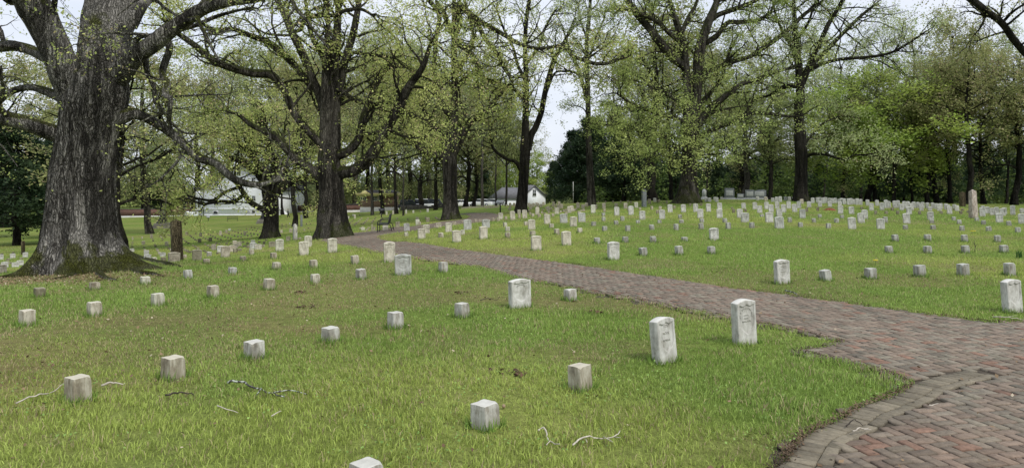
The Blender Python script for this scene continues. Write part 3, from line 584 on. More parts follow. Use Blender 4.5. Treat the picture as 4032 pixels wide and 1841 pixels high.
row(V3, 'behind the dark middle oak', [(u, 1045, 242, 160, T(tone='w')), (b, 1065, 292, 257), (b, 1180, 365, 312), (b, 1180, 412, 377), (b, 1170, 472, 432, T(tone='d')), (b, 1070, 392, 362), (b, 1310, 357, 322), (b, 1310, 432, 387), (b, 1415, 340, 287, T(tone='w')), (u, 1160, 600, 512, T(tone='b')), (u, 1450, 592, 472, T(tone='b')), (b, 1870, 542, 482, T(tone='b')), (b, 1995, 472, 432, T(tone='d')), (b, 1935, 352, 292), (b, 2055, 342, 302), (b, 2020, 272, 247), (b, 2100, 242, 207), (b, 495, 592, 547), (b, 525, 507, 467), (b, 580, 442, 402), (b, 425, 492, 462), (b, 340, 457, 422), (b, 235, 442, 417)], 'm', 'm')
row(V3, 'between the two middle oaks', [(u, 1370, 852, 702), (b, 1735, 802, 742, T(tone='b')), (b, 1670, 802, 762), (b, 690, 852, 797, T(tone='d')), (b, 850, 742, 702, T(tone='c')), (b, 480, 912, 852, T(tone='d')), (b, 625, 952, 862, T(tone='d')), (b, 110, 962, 882, T(tone='d')), (u, 880, 1050, 862), (b, 585, 1052, 957), (b, 415, 972, 937)], 'm', 'm')
row(V4, 'on the slope right of the second oak', [(b, x, y, t_) for x, y, t_ in [(305, 627, 572), (370, 572, 532), (410, 522, 492), (500, 642, 572), (560, 577, 532), (610, 532, 487), (655, 492, 442), (440, 687, 627), (650, 667, 627), (720, 652, 592), (770, 602, 552), (815, 547, 497), (855, 492, 442), (685, 757, 712), (620, 792, 747), (820, 852, 792), (875, 792, 732), (985, 612, 557), (1020, 562, 502), (1070, 492, 462), (1090, 447, 417), (1255, 642, 607), (1250, 577, 522), (1270, 517, 472), (1300, 457, 422), (975, 712, 652), (1500, 527, 482), (1510, 462, 427), (1545, 407, 387)]], 'b', 'b')
row(V4, 'behind the black bench', [(u, 700, 842, 767, T(tone='c')), (u, 1020, 852, 712), (u, 1390, 832, 645, T(tone='c', wide=True)), (u, 1770, 752, 567), (b, 1820, 622, 562), (b, 2085, 502, 467), (b, 2080, 545, 522), (b, 1760, 492, 442), (u, 2055, 855, 612, T(tone='w')), (b, 2040, 1032, 895, T(tone='c'))], 'm', 'b')
row(V4, 'on the rise before the brick building', [(u, 250, 480, 397), (u, 450, 472, 342), (u, 400, 400, 332), (b, 600, 382, 332), (u, 1430, 357, 247), (b, 1245, 372, 312), (u, 1630, 342, 227), (u, 2035, 322, 197), (u, 2255, 302, 217)], 'c', 'm')
row(V5, 'left of the third oak', [(u, 215, 462, 372), (b, 435, 442, 382), (u, 660, 422, 322), (b, 320, 622, 572, T(tone='b')), (u, 340, 705, 592, T(tone='b')), (u, 350, 832, 652, T(tone='c')), (b, 415, 832, 722, T(tone='b')), (b, 600, 662, 572, T(tone='b')), (u, 665, 747, 592, T(tone='m')), (b, 905, 627, 572, T(tone='b')), (b, 950, 662, 602, T(tone='b')), (b, 1010, 692, 637, T(tone='b')), (b, 45, 655, 625, T(tone='b'))], 'w', 'm')
row(V5, 'against the far bend of the path', [(b, 495, 922, 867), (b, 900, 907, 847), (u, 995, 907, 792), (b, 1450, 842, 727), (b, 1500, 822, 727), (b, 1735, 762, 692), (b, 2140, 742, 647), (b, 2280, 742, 652)], 'b', 'b')
row(Z4, 'beside the bench on the right lawn', [(u, 203, 805, 668), (u, 265, 740, 618), (b, 458, 795, 725), (u, 560, 720, 590), (u, 667, 855, 692), (b, 745, 755, 685), (u, 812, 690, 550, T(tone='g', wide=True)), (u, 1018, 810, 640), (u, 1055, 665, 548, T(tone='g', wide=True)), (b, 1307, 650, 588), (b, 1340, 712, 645), (b, 1341, 792, 722), (b, 1583, 630, 577), (u, 1660, 690, 548), (b, 1673, 770, 702), (u, 1720, 960, 762), (u, 1863, 612, 480), (b, 1920, 665, 605), (b, 1995, 750, 675), (u, 2083, 600, 475, T(tone='g', wide=True)), (u, 2118, 895, 703), (u, 2208, 645, 512), (b, 2297, 730, 660), (u, 2322, 585, 460, T(tone='g', wide=True))], 'c', 'c')
row(Z4, 'right of the slender black tree', [(u, 1250, 550, 462), (b, 1318, 555, 508), (u, 1408, 555, 438), (u, 1492, 475, 420), (b, 1497, 535, 475), (u, 1567, 535, 422), (b, 915, 590, 545), (b, 970, 588, 545), (b, 1145, 572, 528), (b, 1215, 577, 532), (b, 1940, 514, 468), (b, 1760, 524, 480), (b, 1675, 514, 470)], 'c', 'b')
row(V7, 'in the crowded rows before the white barn', [(u, 255, 345, 222), (u, 315, 420, 248), (u, 395, 350, 222), (u, 497, 330, 205), (u, 535, 355, 228), (u, 630, 350, 255), (u, 708, 300, 192), (u, 520, 600, 352, T(tone='c')), (u, 855, 480, 325), (b, 265, 500, 430), (b, 300, 600, 515), (b, 385, 650, 550), (b, 590, 680, 562), (b, 665, 555, 480), (b, 680, 470, 410), (b, 745, 600, 525), (b, 775, 415, 362), (b, 870, 560, 480), (b, 945, 440, 370), (b, 945, 320, 285), (u, 1120, 575, 370, T(tone='c')), (u, 1165, 440, 290), (u, 1265, 400, 250), (b, 1010, 640, 538), (b, 1010, 500, 455), (b, 1045, 400, 332), (b, 1100, 300, 245), (u, 1190, 290, 180), (u, 1015, 330, 180), (b, 1235, 530, 455), (b, 1325, 500, 435), (b, 1400, 490, 415), (u, 1505, 540, 325, T(tone='c')), (u, 1580, 500, 310, T(tone='c')), (b, 1400, 600, 505), (b, 1655, 480, 405), (b, 1715, 455, 395), (u, 1775, 390, 210), (b, 1805, 575, 475), (b, 1880, 500, 430), (b, 1945, 490, 410), (u, 1930, 400, 270), (u, 2035, 330, 220), (u, 2010, 215, 130), (u, 2240, 540, 275, T(tone='c')), (b, 2320, 430, 365)], 'b', 'b')
row(Z5, 'front half of the right lawn', [(u, 727, 1085, 842), (b, 510, 868, 790), (b, 880, 852, 777), (b, 1250, 855, 772), (b, 1665, 840, 782), (b, 1120, 1030, 922), (b, 1597, 1020, 900), (b, 2020, 1005, 905), (u, 2058, 825, 660)], 'w', 'g')
row(Z5, 'middle of the right lawn', [(b, 463, 635, 580), (b, 607, 708, 640), (b, 760, 620, 565), (b, 594, 568, 515), (b, 592, 507, 462), (b, 842, 568, 506), (b, 915, 705, 628), (u, 768, 500, 383), (u, 957, 490, 370), (u, 1106, 555, 435), (b, 1050, 606, 560), (b, 1232, 690, 618), (u, 1370, 543, 422), (b, 1332, 604, 555), (b, 1555, 690, 608), (b, 1610, 543, 485), (b, 1625, 602, 553), (b, 1888, 680, 600), (b, 1895, 597, 538), (u, 1875, 533, 410), (u, 1475, 460, 350), (u, 1652, 455, 350), (u, 1813, 452, 340), (u, 1982, 450, 340), (u, 2132, 440, 328), (u, 2130, 530, 410), (b, 2245, 678, 590), (b, 2200, 593, 535)], 'w', 'g')
row(Z5, 'before the dark cedars', [(u, 450, 467, 352, T(tone='c')), (u, 600, 410, 330), (b, 605, 457, 412), (u, 140, 470, 372, T(tone='c')), (u, 175, 460, 370), (u, 885, 410, 330), (u, 1027, 395, 320, T(tone='c')), (b, 1075, 430, 390), (b, 925, 437, 390), (u, 760, 382, 334), (b, 1230, 422, 375), (b, 1340, 427, 375), (b, 1530, 412, 370), (b, 1310, 472, 425), (b, 500, 400, 350), (b, 380, 385, 330), (b, 255, 400, 330), (u, 320, 400, 350), (b, 495, 415, 370)], 'b', 'b')
row(Z5, 'on the crest beside the fifth oak', [(u, 1042, 305, 267), (u, 1272, 320, 265), (u, 1200, 345, 278, T(tone='m')), (u, 1955, 320, 258), (u, 1997, 320, 262), (u, 2068, 300, 252), (u, 2092, 322, 256), (u, 2158, 287, 252), (b, 1742, 370, 338), (b, 1883, 365, 338), (u, 357, 322, 292), (b, 620, 330, 305), (b, 720, 330, 302), (b, 435, 332, 315), (b, 820, 330, 300), (b, 915, 320, 297), (b, 1330, 320, 285), (b, 1430, 345, 300), (b, 1310, 330, 290), (b, 955, 335, 305), (b, 525, 328, 308)], 'g', 'm')
row(Z6, 'on the mid slope of the right lawn', [(u, 383, 528, 410), (u, 448, 590, 460, T(tone='g', wide=True)), (b, 542, 665, 587), (b, 672, 520, 480), (u, 770, 590, 455, T(wide=True)), (u, 903, 515, 412), (u, 905, 672, 512, T(tone='g', wide=True)), (b, 1042, 595, 522), (b, 1183, 655, 588), (b, 1362, 592, 535), (u, 1212, 533, 412, T(tone='g')), (b, 1437, 525, 480), (b, 1552, 670, 600), (b, 1660, 595, 535), (b, 1733, 535, 490), (u, 1868, 680, 520), (u, 1987, 600, 463), (u, 2035, 540, 422), (u, 2245, 680, 535), (b, 2305, 600, 495)], 'w', 'g')
row(Z6, 'on the upper slope near the sixth tree', [(u, 580, 418, 322), (u, 735, 415, 317), (u, 645, 467, 365), (u, 795, 460, 350), (u, 877, 410, 315), (u, 960, 460, 350), (u, 1028, 408, 308), (u, 1108, 453, 345), (u, 1165, 405, 307, T(tone='g')), (u, 1297, 390, 310), (u, 1440, 385, 305), (u, 1573, 385, 307), (b, 1265, 452, 390), (b, 1413, 442, 390), (u, 1200, 345, 280, T(tone='b')), (u, 1712, 478, 362), (u, 1702, 365, 310), (u, 1858, 480, 377), (u, 2122, 432, 332), (u, 2260, 430, 327), (b, 300, 470, 410), (b, 280, 412, 385), (b, 455, 452, 408), (u, 432, 407, 330), (u, 617, 300, 245), (u, 725, 310, 248, T(tone='b')), (b, 2178, 485, 432), (b, 1995, 420, 382)], 'w', 'm')
row(Z6, 'in the far line along the crest', [(u, 817, 320, 262), (u, 865, 318, 250), (u, 915, 322, 245), (u, 985, 305, 247), (u, 1035, 303, 248), (u, 1092, 300, 252), (u, 1345, 335, 262), (u, 1410, 330, 257), (u, 1440, 325, 255), (u, 1480, 340, 262), (u, 1515, 335, 255), (u, 1562, 312, 265), (u, 1600, 340, 268), (u, 1640, 340, 265), (u, 1690, 330, 278), (u, 1727, 350, 267), (u, 1762, 352, 272), (u, 1820, 360, 272), (u, 1850, 356, 268), (u, 1885, 352, 282), (u, 1935, 360, 272), (u, 1978, 362, 280), (u, 2070, 370, 287), (u, 2195, 372, 292), (u, 2318, 400, 292)], 'g', 'm')
row(Z7, 'at the right end of the right lawn', [(b, 425, 840, 750), (b, 850, 833, 748), (b, 1340, 848, 752), (b, 1775, 855, 760), (b, 340, 995, 902), (b, 850, 1000, 900), (b, 1355, 995, 893), (b, 1862, 990, 890), (u, 230, 680, 537), (u, 575, 605, 467), (u, 890, 558, 447), (b, 555, 685, 624), (b, 925, 685, 624), (b, 1305, 700, 632), (b, 1663, 710, 642), (b, 2045, 722, 654), (b, 908, 603, 552), (b, 1270, 612, 555), (b, 1590, 620, 562), (b, 1930, 635, 572), (b, 1195, 565, 514), (b, 1502, 575, 525), (u, 1800, 593, 467), (u, 2100, 608, 472)], 'w', 'g')
row(Z7, 'behind the tan obelisk on the crest', [(u, 1978, 495, 362), (u, 1868, 485, 392), (u, 1845, 505, 402), (u, 1640, 475, 380), (u, 1575, 512, 390), (u, 1710, 495, 397), (u, 1765, 480, 385), (u, 605, 485, 382), (u, 635, 430, 335), (u, 765, 435, 347), (u, 880, 440, 380), (u, 1003, 440, 350), (u, 1140, 480, 375), (u, 1240, 440, 365), (u, 505, 430, 342), (u, 240, 430, 327), (u, 108, 430, 332), (b, 380, 437, 392), (b, 455, 485, 433), (b, 165, 485, 433), (b, 300, 480, 437), (b, 745, 487, 437), (b, 1030, 480, 437), (b, 1290, 483, 435), (b, 1310, 440, 407), (b, 1200, 430, 400), (b, 1515, 470, 425), (b, 1387, 470, 432)], 'w', 'm')
row(Z7, 'in the far right line along the crest', [(u, 298, 375, 290), (u, 335, 400, 307), (u, 415, 400, 302), (u, 460, 400, 297), (u, 545, 410, 308), (u, 590, 402, 310), (u, 668, 400, 315), (u, 722, 400, 320), (u, 782, 405, 320), (u, 845, 405, 327), (u, 915, 410, 328), (u, 968, 415, 338), (u, 1025, 415, 337), (u, 1095, 420, 340), (u, 1120, 425, 352), (u, 1205, 410, 350), (u, 1580, 405, 377), (u, 2100, 470, 402)], 'g', 'm')
row(za, 'in the row just right of the path', [(b, 525, 85, 20), (b, 785, 72, 10), (b, 1075, 60, -8), (b, 1328, 55, -16), (b, 1602, 55, -20)], 'w', 'g')
row((0, 0, 1 / 1.5652), 'x', [(u, 1968, 714, 652, T(label='tall white headstone with a sooty left side, just across the brick path'))])
row(V5, 'in the low distant line beyond the path bend', [(u, x, 335, 300, T(D=88)) for x in range(1775, 2340, 62)] + [(u, 1725, 302, 242, T(D=92))], 'm', 'm', shared=True)
row(V6, 'in the low distant line beyond the path bend', [(u, x, 342, 290, T(D=88)) for x in range(40, 700, 68)] + [(u, x, 385, 330, T(D=75)) for x in (505, 610, 660, 740, 790, 870)] + [(u, 1250, 330, 180, T(D=72)), (u, 1370, 300, 180, T(D=75)), (u, 1140, 330, 275, T(D=80)), (u, 1225, 390, 330, T(D=66))], 'm', 'm', shared=True)
# inscriptions on the nearest stones
def text_part(parent, lines, name='inscription', depth=.002, mat=None, arc=None):
    mat = mat or M['marble']
    for (txt, x, z, size, rot) in lines:
        cu = bpy.data.curves.new(name, 'FONT'); cu.body = txt; cu.size = size; cu.extrude = depth; cu.align_x = 'CENTER'; cu.resolution_u = 2
        tmp = bpy.data.objects.new('tmp', cu); COL.objects.link(tmp); dg = bpy.context.evaluated_depsgraph_get()
        me = bpy.data.meshes.new_from_object(tmp.evaluated_get(dg)); bpy.data.objects.remove(tmp)
        co = np.empty(len(me.vertices) * 3, np.float32); me.vertices.foreach_get('co', co); co = co.reshape(-1, 3)
        c_, s_ = math.cos(rot), math.sin(rot); q = np.c_[x + co[:, 0] * c_ - co[:, 1] * s_, -.049 + .009 - .002 - co[:, 2], z + co[:, 0] * s_ + co[:, 1] * c_]
        yield me, q
def inscribe(o, lines):
    vs, fs, n0 = [], {}, 0
    for me, q in text_part(o, lines):
        for p_ in me.polygons: fs.setdefault(len(p_.vertices), []).append([v + n0 for v in p_.vertices])
        vs.append(q); n0 += len(q); bpy.data.meshes.remove(me)
    t_ = mesh_np('inscription', np.vstack(vs), [np.array(f) for f in fs.values()], M['marble'], o); t_.color = (.95, .95, .93, 1)
def arc_text(txt, r, cz, span, size):
    n = len(txt); return [(ch_, -r * math.sin(a_), cz + r * math.cos(a_), size, a_) for k, ch_ in enumerate(txt) if ch_ != ' ' for a_ in [math.radians(span * (.5 - k / (n - 1)))]]
for o, k, x, ex in STONES:
    lb = o['label']
    if 'three raised text' in lb: inscribe(o, [('2221', 0, .40, .035, 0), ('M.T.C', 0, .325, .036, 0), ('IOWA', 0, .25, .034, 0)])
    elif 'full shield' in lb: inscribe(o, arc_text('WM.K.ONKLESBRIDGE', .072, .335, 200, .024) + [('CO. C', 0, .33, .024, 0), ('REGT.', 0, .30, .022, 0), ('TENN. CAV.', 0, .268, .022, 0), ('OCT. 14 1863', 0, .085, .02, 0)])
    elif 'UNKNOWN' in lb and k == 'u': inscribe(o, arc_text('UNKNOWN', .075, .33, 95, .028))
def special(px, base, top, rpx, mat, name, label, cat, D=None, cap='pyr', n=4, lean=0, taper=.9, rz=.5):
    if D is None: X, D = hit(px, base)
    else: X = (px - CX) * D / FPX
    z0 = hz(X, D); h = (base - top) * D / FPX; r = rpx * D / FPX; m = MB()
    if n == 4:
        m.box((0, 0, h * .47 - .1), (2 * r, 2 * r, h * .94 + .2), taper=taper)
        m2 = MB(); m2.box((0, 0, h * .94 + h * .03), (2 * r * taper, 2 * r * taper, h * .06), taper=.02)
    else:
        m.lathe((0, 0, 0), [(r, -.1), (r * .98, h * .5), (r * taper, h * .95)], n); m2 = MB(); m2.lathe((0, 0, 0), [(r * taper, h * .95), (r * taper * .85, h * .985), (r * .3, h)], n)
    e = empty(name, (X, D, z0), 0); tag(e, label, cat)
    e.rotation_euler = (Matrix.Rotation(math.radians(lean), 3, 'Y') @ Matrix.Rotation(rz, 3, 'Z')).to_euler()
    m.build('shaft', mat, e, bevel=.01); m2.build('cap', mat, e); return e
special(699, 1034, 868, 19, M['post_brown'], 'stone_post', 'thick weathered brown stone post beside the great oak', 'stone post', D=22.5, lean=-2.5, taper=.93, rz=.65)
special(3833, 858, 746, 12.5, M['post_tan'], 'obelisk', 'tall tan stone obelisk at the right end of the crest', 'obelisk', lean=-2.2, taper=.78, rz=.1)
special(3790, 825, 766, 8, M['post_brown'], 'obelisk', 'brown stone obelisk just left of the tall tan one', 'obelisk', D=58, lean=-1, taper=.95, rz=.2)
special(2536, 812, 741, 8, M['granite'], 'obelisk', 'grey brown obelisk among the headstones left of the fifth oak', 'obelisk', D=52, taper=.93, rz=.2)
special(1162, 946, 882, 7.6, M['marble_block'], 'obelisk', 'slim pale obelisk left of the second oak', 'obelisk', D=44, taper=.88, rz=.6)
special(1187, 897, 852, 4.5, M['granite'], 'stone_post', 'dark round topped post between the far trunks', 'stone post', D=80, n=10, taper=1)
special(91, 1007, 951, 7, M['post_brown'], 'stone_post', 'dark round topped post left of the great oak foot', 'stone post', D=45, n=10, taper=1)
special(1898, 823, 781, 5, M['post_tan'], 'obelisk', 'far pale obelisk before the parked cars', 'obelisk', D=100, taper=.9, rz=.3)
# large family monuments on the crest
def monument(px, base, D, wpx, hpx, tpx, tilt, label, rz=-.25, style='slab'):
    X = (px - CX) * D / FPX; z0 = hz(X, D); k = D / FPX; w, h, t_ = wpx * k, hpx * k, tpx * k
    e = empty('monument', (X, D, z0), rz); tag(e, label, 'monument', 'family monuments on the crest')
    m = MB(); m.box((0, 0, .02), (w * 1.25, t_ * 1.6, .24)); m.build('plinth', M['granite_lt'], e, bevel=.01)
    m = MB()
    if style == 'slab': m.prism([(-w / 2, .14), (w / 2, .14), (w * .48, .14 + h), (-w * .47, .14 + h * 1.03)], -t_ / 2, t_ / 2)
    else: m.prism([(-w / 2, .14), (w / 2, .14), (w * .5, .14 + h * .92), (w * .25, .14 + h), (-w * .2, .14 + h * .93), (-w * .5, .14 + h * .72)], -t_ / 2, t_ / 2)
    m.build('tablet', M['granite'], e, bevel=.02)
    m = MB(); m.box((0, -t_ / 2 - .01, .14 + h * .52), (w * .7, .03, h * .55)); m.build('carved_panel', M['granite_lt'], e, bevel=.005).color = (.6, .6, .6, 1)
monument(2872, 787, 65, 38, 38, 12, 0, 'tall grey granite monument, left one of the big crest group')
monument(2952, 792, 65, 36, 31, 12, 0, 'dark granite monument with a pale carving, middle of the crest group')
monument(2990, 792, 67, 50, 33, 12, 0, 'wide grey granite monument with a sloping top, right of the crest group', style='slope')
monument(2916, 790, 62, 27, 18, 9, 0, 'low pale monument between the two tall granite ones')
e = empty('round_monument', at(2773, 786, 70)); e.location.z = hz(e.location.x, 70); tag(e, 'slender white round-topped monument right of the fifth oak', 'monument')
m = MB(); m.lathe((0, 0, 0), [(.2, .25), (.2, .8), (.17, .9), (.1, .98), (.02, 1.0)], 14); m.build('shaft', M['granite_lt'], e, True)
m = MB(); m.box((0, 0, .06), (.6, .6, .2)); m.box((0, 0, .2), (.45, .45, .12)); m.build('base', M['granite_lt'], e)
# ------------------------------------------------------------------ trees
def bark_tube(P, R, n, amp=.05, lenk=1.6, seed=0, flare=None):
    """tube with ridged bark; flare = (amount, height, lobes) swells the foot"""
    v, q = tube_geo(P, R, n); m = len(P); v = v.reshape(m, n, 3); C_ = P[:, None]; d = v - C_
    ang = np.arange(n) / n * 2 * math.pi; s = np.r_[0, np.cumsum(np.linalg.norm(np.diff(P, axis=0), axis=1))]
    A_, S_ = np.meshgrid(ang, s); ca, sa_ = np.cos(A_).ravel(), np.sin(A_).ravel()
    kk = max(n / 9.0, 1.5)
    rid = np.abs(fbm(np.c_[ca * kk, sa_ * kk, S_.ravel() * lenk], 3, seed) - .5) * 2
    lump = fbm(np.c_[ca * 1.3, sa_ * 1.3, S_.ravel() * .8], 2, seed + 9) - .5
    k = (1 + amp * (rid * 1.6 - .5) + amp * 2.2 * lump).reshape(m, n)
    if flare:
        am, hh, lb = flare; L_ = .62 + .38 * np.cos(A_ * lb + seed) * np.cos(A_ * 2 + seed * 2.1); k = k + am * L_ * np.exp(-np.clip(S_ - s[0], 0, None) / hh)
    return (C_ + d * k[..., None]).reshape(-1, 3), q
def join(parts):
    V = []; Q = {}; n0 = 0
    for v, q in parts:
        Q.setdefault(q.shape[1], []).append(q + n0); V.append(v); n0 += len(v)
    return np.vstack(V), [np.vstack(a) for a in Q.values()]
def batch_tubes(P, R, n=4):
    N_, m, _ = P.shape; T = np.gradient(P, axis=1); T /= np.maximum(np.linalg.norm(T, axis=2, keepdims=True), 1e-9)
    ref = np.array([.35, .2, .91]); U = np.cross(T, ref); U /= np.maximum(np.linalg.norm(U, axis=2, keepdims=True), 1e-6); Vv = np.cross(T, U)
    a = np.arange(n) * 2 * math.pi / n
    v = P[:, :, None] + R[:, :, None, None] * (np.cos(a)[None, None, :, None] * U[:, :, None] + np.sin(a)[None, None, :, None] * Vv[:, :, None])
    base = (np.arange(N_) * m * n)[:, None, None]; i = (np.arange(m - 1) * n)[None, :, None]; k = np.arange(n)[None, None]
    q = np.stack([base + i + k, base + i + (k + 1) % n, base + i + n + (k + 1) % n, base + i + n + k], -1).reshape(-1, 4)
    return v.reshape(-1, 3), q
def wander(S0, Dr, Ln, m, wig, lift, rg):
    """grow N curved branches at once"""
    N_ = len(S0); P = np.empty((N_, m, 3)); P[:, 0] = S0; d = Dr / np.maximum(np.linalg.norm(Dr, axis=1, keepdims=True), 1e-9)
    for k in range(1, m):
        d = d + rg.normal(0, wig, (N_, 3)) + np.array([0, 0, lift]); d /= np.linalg.norm(d, axis=1, keepdims=True)
        P[:, k] = P[:, k - 1] + d * (Ln / (m - 1))[:, None]
    return P
def spawn(P, R, per, tmin, rg, spread=1.0):
    """pick start points along existing branches with directions leaving them sideways"""
    N_, m, _ = P.shape; cnt = np.full(N_, per) if np.isscalar(per) else per; idx = np.repeat(np.arange(N_), cnt); t = tmin + (1 - tmin) * rg.random(len(idx)); f = t * (m - 1.001); i = f.astype(int); w = (f - i)[:, None]
    p = P[idx, i] * (1 - w) + P[idx, i + 1] * w; tg = P[idx, i + 1] - P[idx, i]; tg /= np.maximum(np.linalg.norm(tg, axis=1, keepdims=True), 1e-9)
    side = rg.normal(0, 1, (len(idx), 3)); side -= tg * (side * tg).sum(1, keepdims=True); side /= np.linalg.norm(side, axis=1, keepdims=True)
    r = R[idx, i]
    return p, tg * .75 + side * spread, r, t
def leaf_mesh(C, size, rg, up=.5, cluster=6, rad=.22, aspect=.62, flat_=False):
    """C twig points; returns diamond leaves scattered in small clusters"""
    N_ = len(C) * cluster; c = np.repeat(C, cluster, 0) + rg.normal(0, rad, (N_, 3)) * np.array([1, 1, .7])
    nrm = rg.normal(0, 1, (N_, 3)); nrm[:, 2] = np.abs(nrm[:, 2]) + up; nrm /= np.linalg.norm(nrm, axis=1, keepdims=True)
    a = rg.normal(0, 1, (N_, 3)); a -= nrm * (a * nrm).sum(1, keepdims=True); a /= np.linalg.norm(a, axis=1, keepdims=True); b2 = np.cross(nrm, a)
    s = (size * (.6 + .8 * rg.random(N_)))[:, None]
    v = np.stack([c - a * s * .5, c + b2 * s * aspect * .5 - nrm * s * .06, c + a * s * .5, c - b2 * s * aspect * .5 - nrm * s * .06], 1).reshape(-1, 3)
    return v, np.arange(N_ * 4).reshape(-1, 4), c
def leaf_cols(c, cols, rg, cl=None, var=.3, nsc=.8):
    n = len(c); w = fbm(c * nsc, 3, int(rg.integers(999)))[:, None]; w = np.clip((w - .5) * 3.2 + .5 + rg.normal(0, .22, (n, 1)), 0, 1)
    A_, B_ = np.array(cols[0]), np.array(cols[1]); k = A_ * (1 - w) + B_ * w
    if len(cols) > 2:
        u_ = rg.random((n, 1)) < cols[2][3]; k = np.where(u_, np.array(cols[2][:3]), k)
    k = k * (1 + rg.normal(0, var * .5, (n, 1))); return np.clip(np.repeat(k, 4, 0), .003, .9)
SPRING = ((.36, .43, .13), (.58, .62, .22), (.56, .46, .27, .10))
OLIVE = ((.25, .28, .11), (.40, .41, .17), (.40, .33, .20, .14))
VIVID = ((.25, .36, .07), (.42, .50, .12))
FRESH = ((.33, .40, .18), (.50, .56, .28), (.42, .37, .22, .08))
DARK = ((.022, .045, .022), (.05, .08, .034))
MID = ((.055, .095, .025), (.11, .155, .04))
def limbs3(zone, D, items, ddscale=1.0):
    ox, oy, s = zone; out_ = []
    for it in items:
        dd, pts = it[0], it[1]; pts = np.array(pts, float); P = catmull(pts, 5); n = len(P); t = np.linspace(0, 1, n)
        rg = np.random.default_rng(int(abs(pts[:, :2].sum())) % 9999)
        off = dd * ddscale * t ** 1.2 + .35 * np.sin(t * rg.uniform(4, 8) + rg.uniform(0, 6)) * t * abs(ddscale)
        Q = np.array([at(ox + p[0] / s, oy + p[1] / s, D + o_) for p, o_ in zip(P, off)]); R = np.maximum(P[:, 2], 1) / s * (D + off) / FPX
        out_.append((Q, R, it[2] if len(it) > 2 else 1.0))
    return out_
def traced_tree(name, label, D, zone, trunk, limbs, matk, cols, seed, L1len=(1.4, 3.4), per_m=1.1, l2=4, l3=3, leaf=.12, cluster=7, flare=(.9, .35, 5), group=None, n_trunk=28, baseD=None, ddscale=1.0, droop=-.02, rad=.2, leafprob=1.0, trunkonly_leaf=False, tmin=.18):
    rg = np.random.default_rng(seed); ox, oy, s = zone
    tr = limbs3(zone, D, [(0, trunk)])[0]; base = tr[0][0]; bz = hz(base[0], base[1])
    P = tr[0].copy(); R = tr[1].copy(); P[:, 1] = D; k = P[:, 2] - bz; P[0, 2] = bz - .25
    e = empty(name, (base[0], base[1], bz)); tag(e, label, 'tree', group); o3 = np.array([base[0], base[1], bz])
    if n_trunk > 90:
        u0 = np.linspace(0, 1, len(P)); u1 = np.linspace(0, 1, 240); P = np.stack([np.interp(u1, u0, P[:, j_]) for j_ in range(3)], 1); R = np.interp(u1, u0, R) * .93
    geo = [bark_tube(P, R, n_trunk, .07, 1.3, seed, flare)]
    lm = limbs3(zone, D, limbs, ddscale)
    for i_, (Q, Rr, w) in enumerate(lm):
        nn = 16 if Rr.max() > .12 else 10; geo.append(bark_tube(Q, Rr, nn, .09, 1.8, seed + i_ + 1))
    # procedural branches off the limbs
    P1s, D1s, R1s, L1s = [], [], [], []
    for Q, Rr, w in lm + ([] if not trunkonly_leaf else [(P, R, .6)]):
        ln = np.linalg.norm(np.diff(Q, axis=0), axis=1).sum(); n1 = max(2, int(ln * per_m * w)); 
        if w <= 0: continue
        p, d, r, t = spawn(Q[None], Rr[None], n1, tmin, rg, 1.1)
        d = d + np.array([0, 0, .15]); d[:, 2] = np.maximum(d[:, 2], -.22); P1s.append(p); D1s.append(d); R1s.append(np.clip(r * .42, .014, .075)); L1s.append(rg.uniform(*L1len, n1) * np.clip(.6 + r * 6, .6, 1.25))
        p, d, r, t = spawn(Q[None], Rr[None], 3, .93, rg, .5); P1s.append(p); D1s.append(d); R1s.append(np.clip(r * .7, .014, .06)); L1s.append(rg.uniform(L1len[0], L1len[1], 3) * .8)
    P1 = wander(np.vstack(P1s), np.vstack(D1s), np.concatenate(L1s), 7, .22, droop + .03, rg); R1 = np.concatenate(R1s)[:, None] * np.linspace(1, .3, 7)[None]
    p, d, r, t = spawn(P1, R1, l2, .22, rg, .9); ln2 = np.repeat(np.concatenate(L1s), l2) * rg.uniform(.3, .6, len(p)); P2 = wander(p, d, ln2, 5, .28, droop, rg); R2 = np.clip(r * .6, .008, .03)[:, None] * np.linspace(1, .35, 5)[None]
    p, d, r, t = spawn(P2, R2, l3, .2, rg, .9); P3 = wander(p, d, rg.uniform(.25, .75, len(p)), 4, .3, droop, rg); R3 = np.full((len(p), 4), .0055) * np.linspace(1, .5, 4)
    for PP, RR, k_ in ((P1, R1, 6), (P2, R2, 4), (P3, R3, 3)): geo.append(batch_tubes(PP, RR, k_))
    V, Q = join(geo); trunk_o = mesh_np('trunk', V - o3, Q, M[matk], e, True)
    C = np.vstack([P3[:, 2], P3[:, 3], P2[:, 4]]); C = C + rg.normal(0, .03, C.shape)
    C = C[rg.random(len(C)) < np.clip(leafprob * .35 + leafprob * 1.5 * (fbm(C * .9, 2, seed) - .25), 0, 1)]
    v, q, c = leaf_mesh(C, leaf, rg, .35, cluster * 2 + 1, rad * .9); crown = mesh_np('crown', v - o3, q, M['leaf'], e, False, leaf_cols(c, cols, rg))
    return e, len(v) // 4
R1z = (0, 0, 1.307); R2z = (900, 0, 1.307); R3z = (1800, 0, 1.307); R4z = (2700, 0, 1.307); R5z = (3300, 0, 1.306)
LEAFN = []
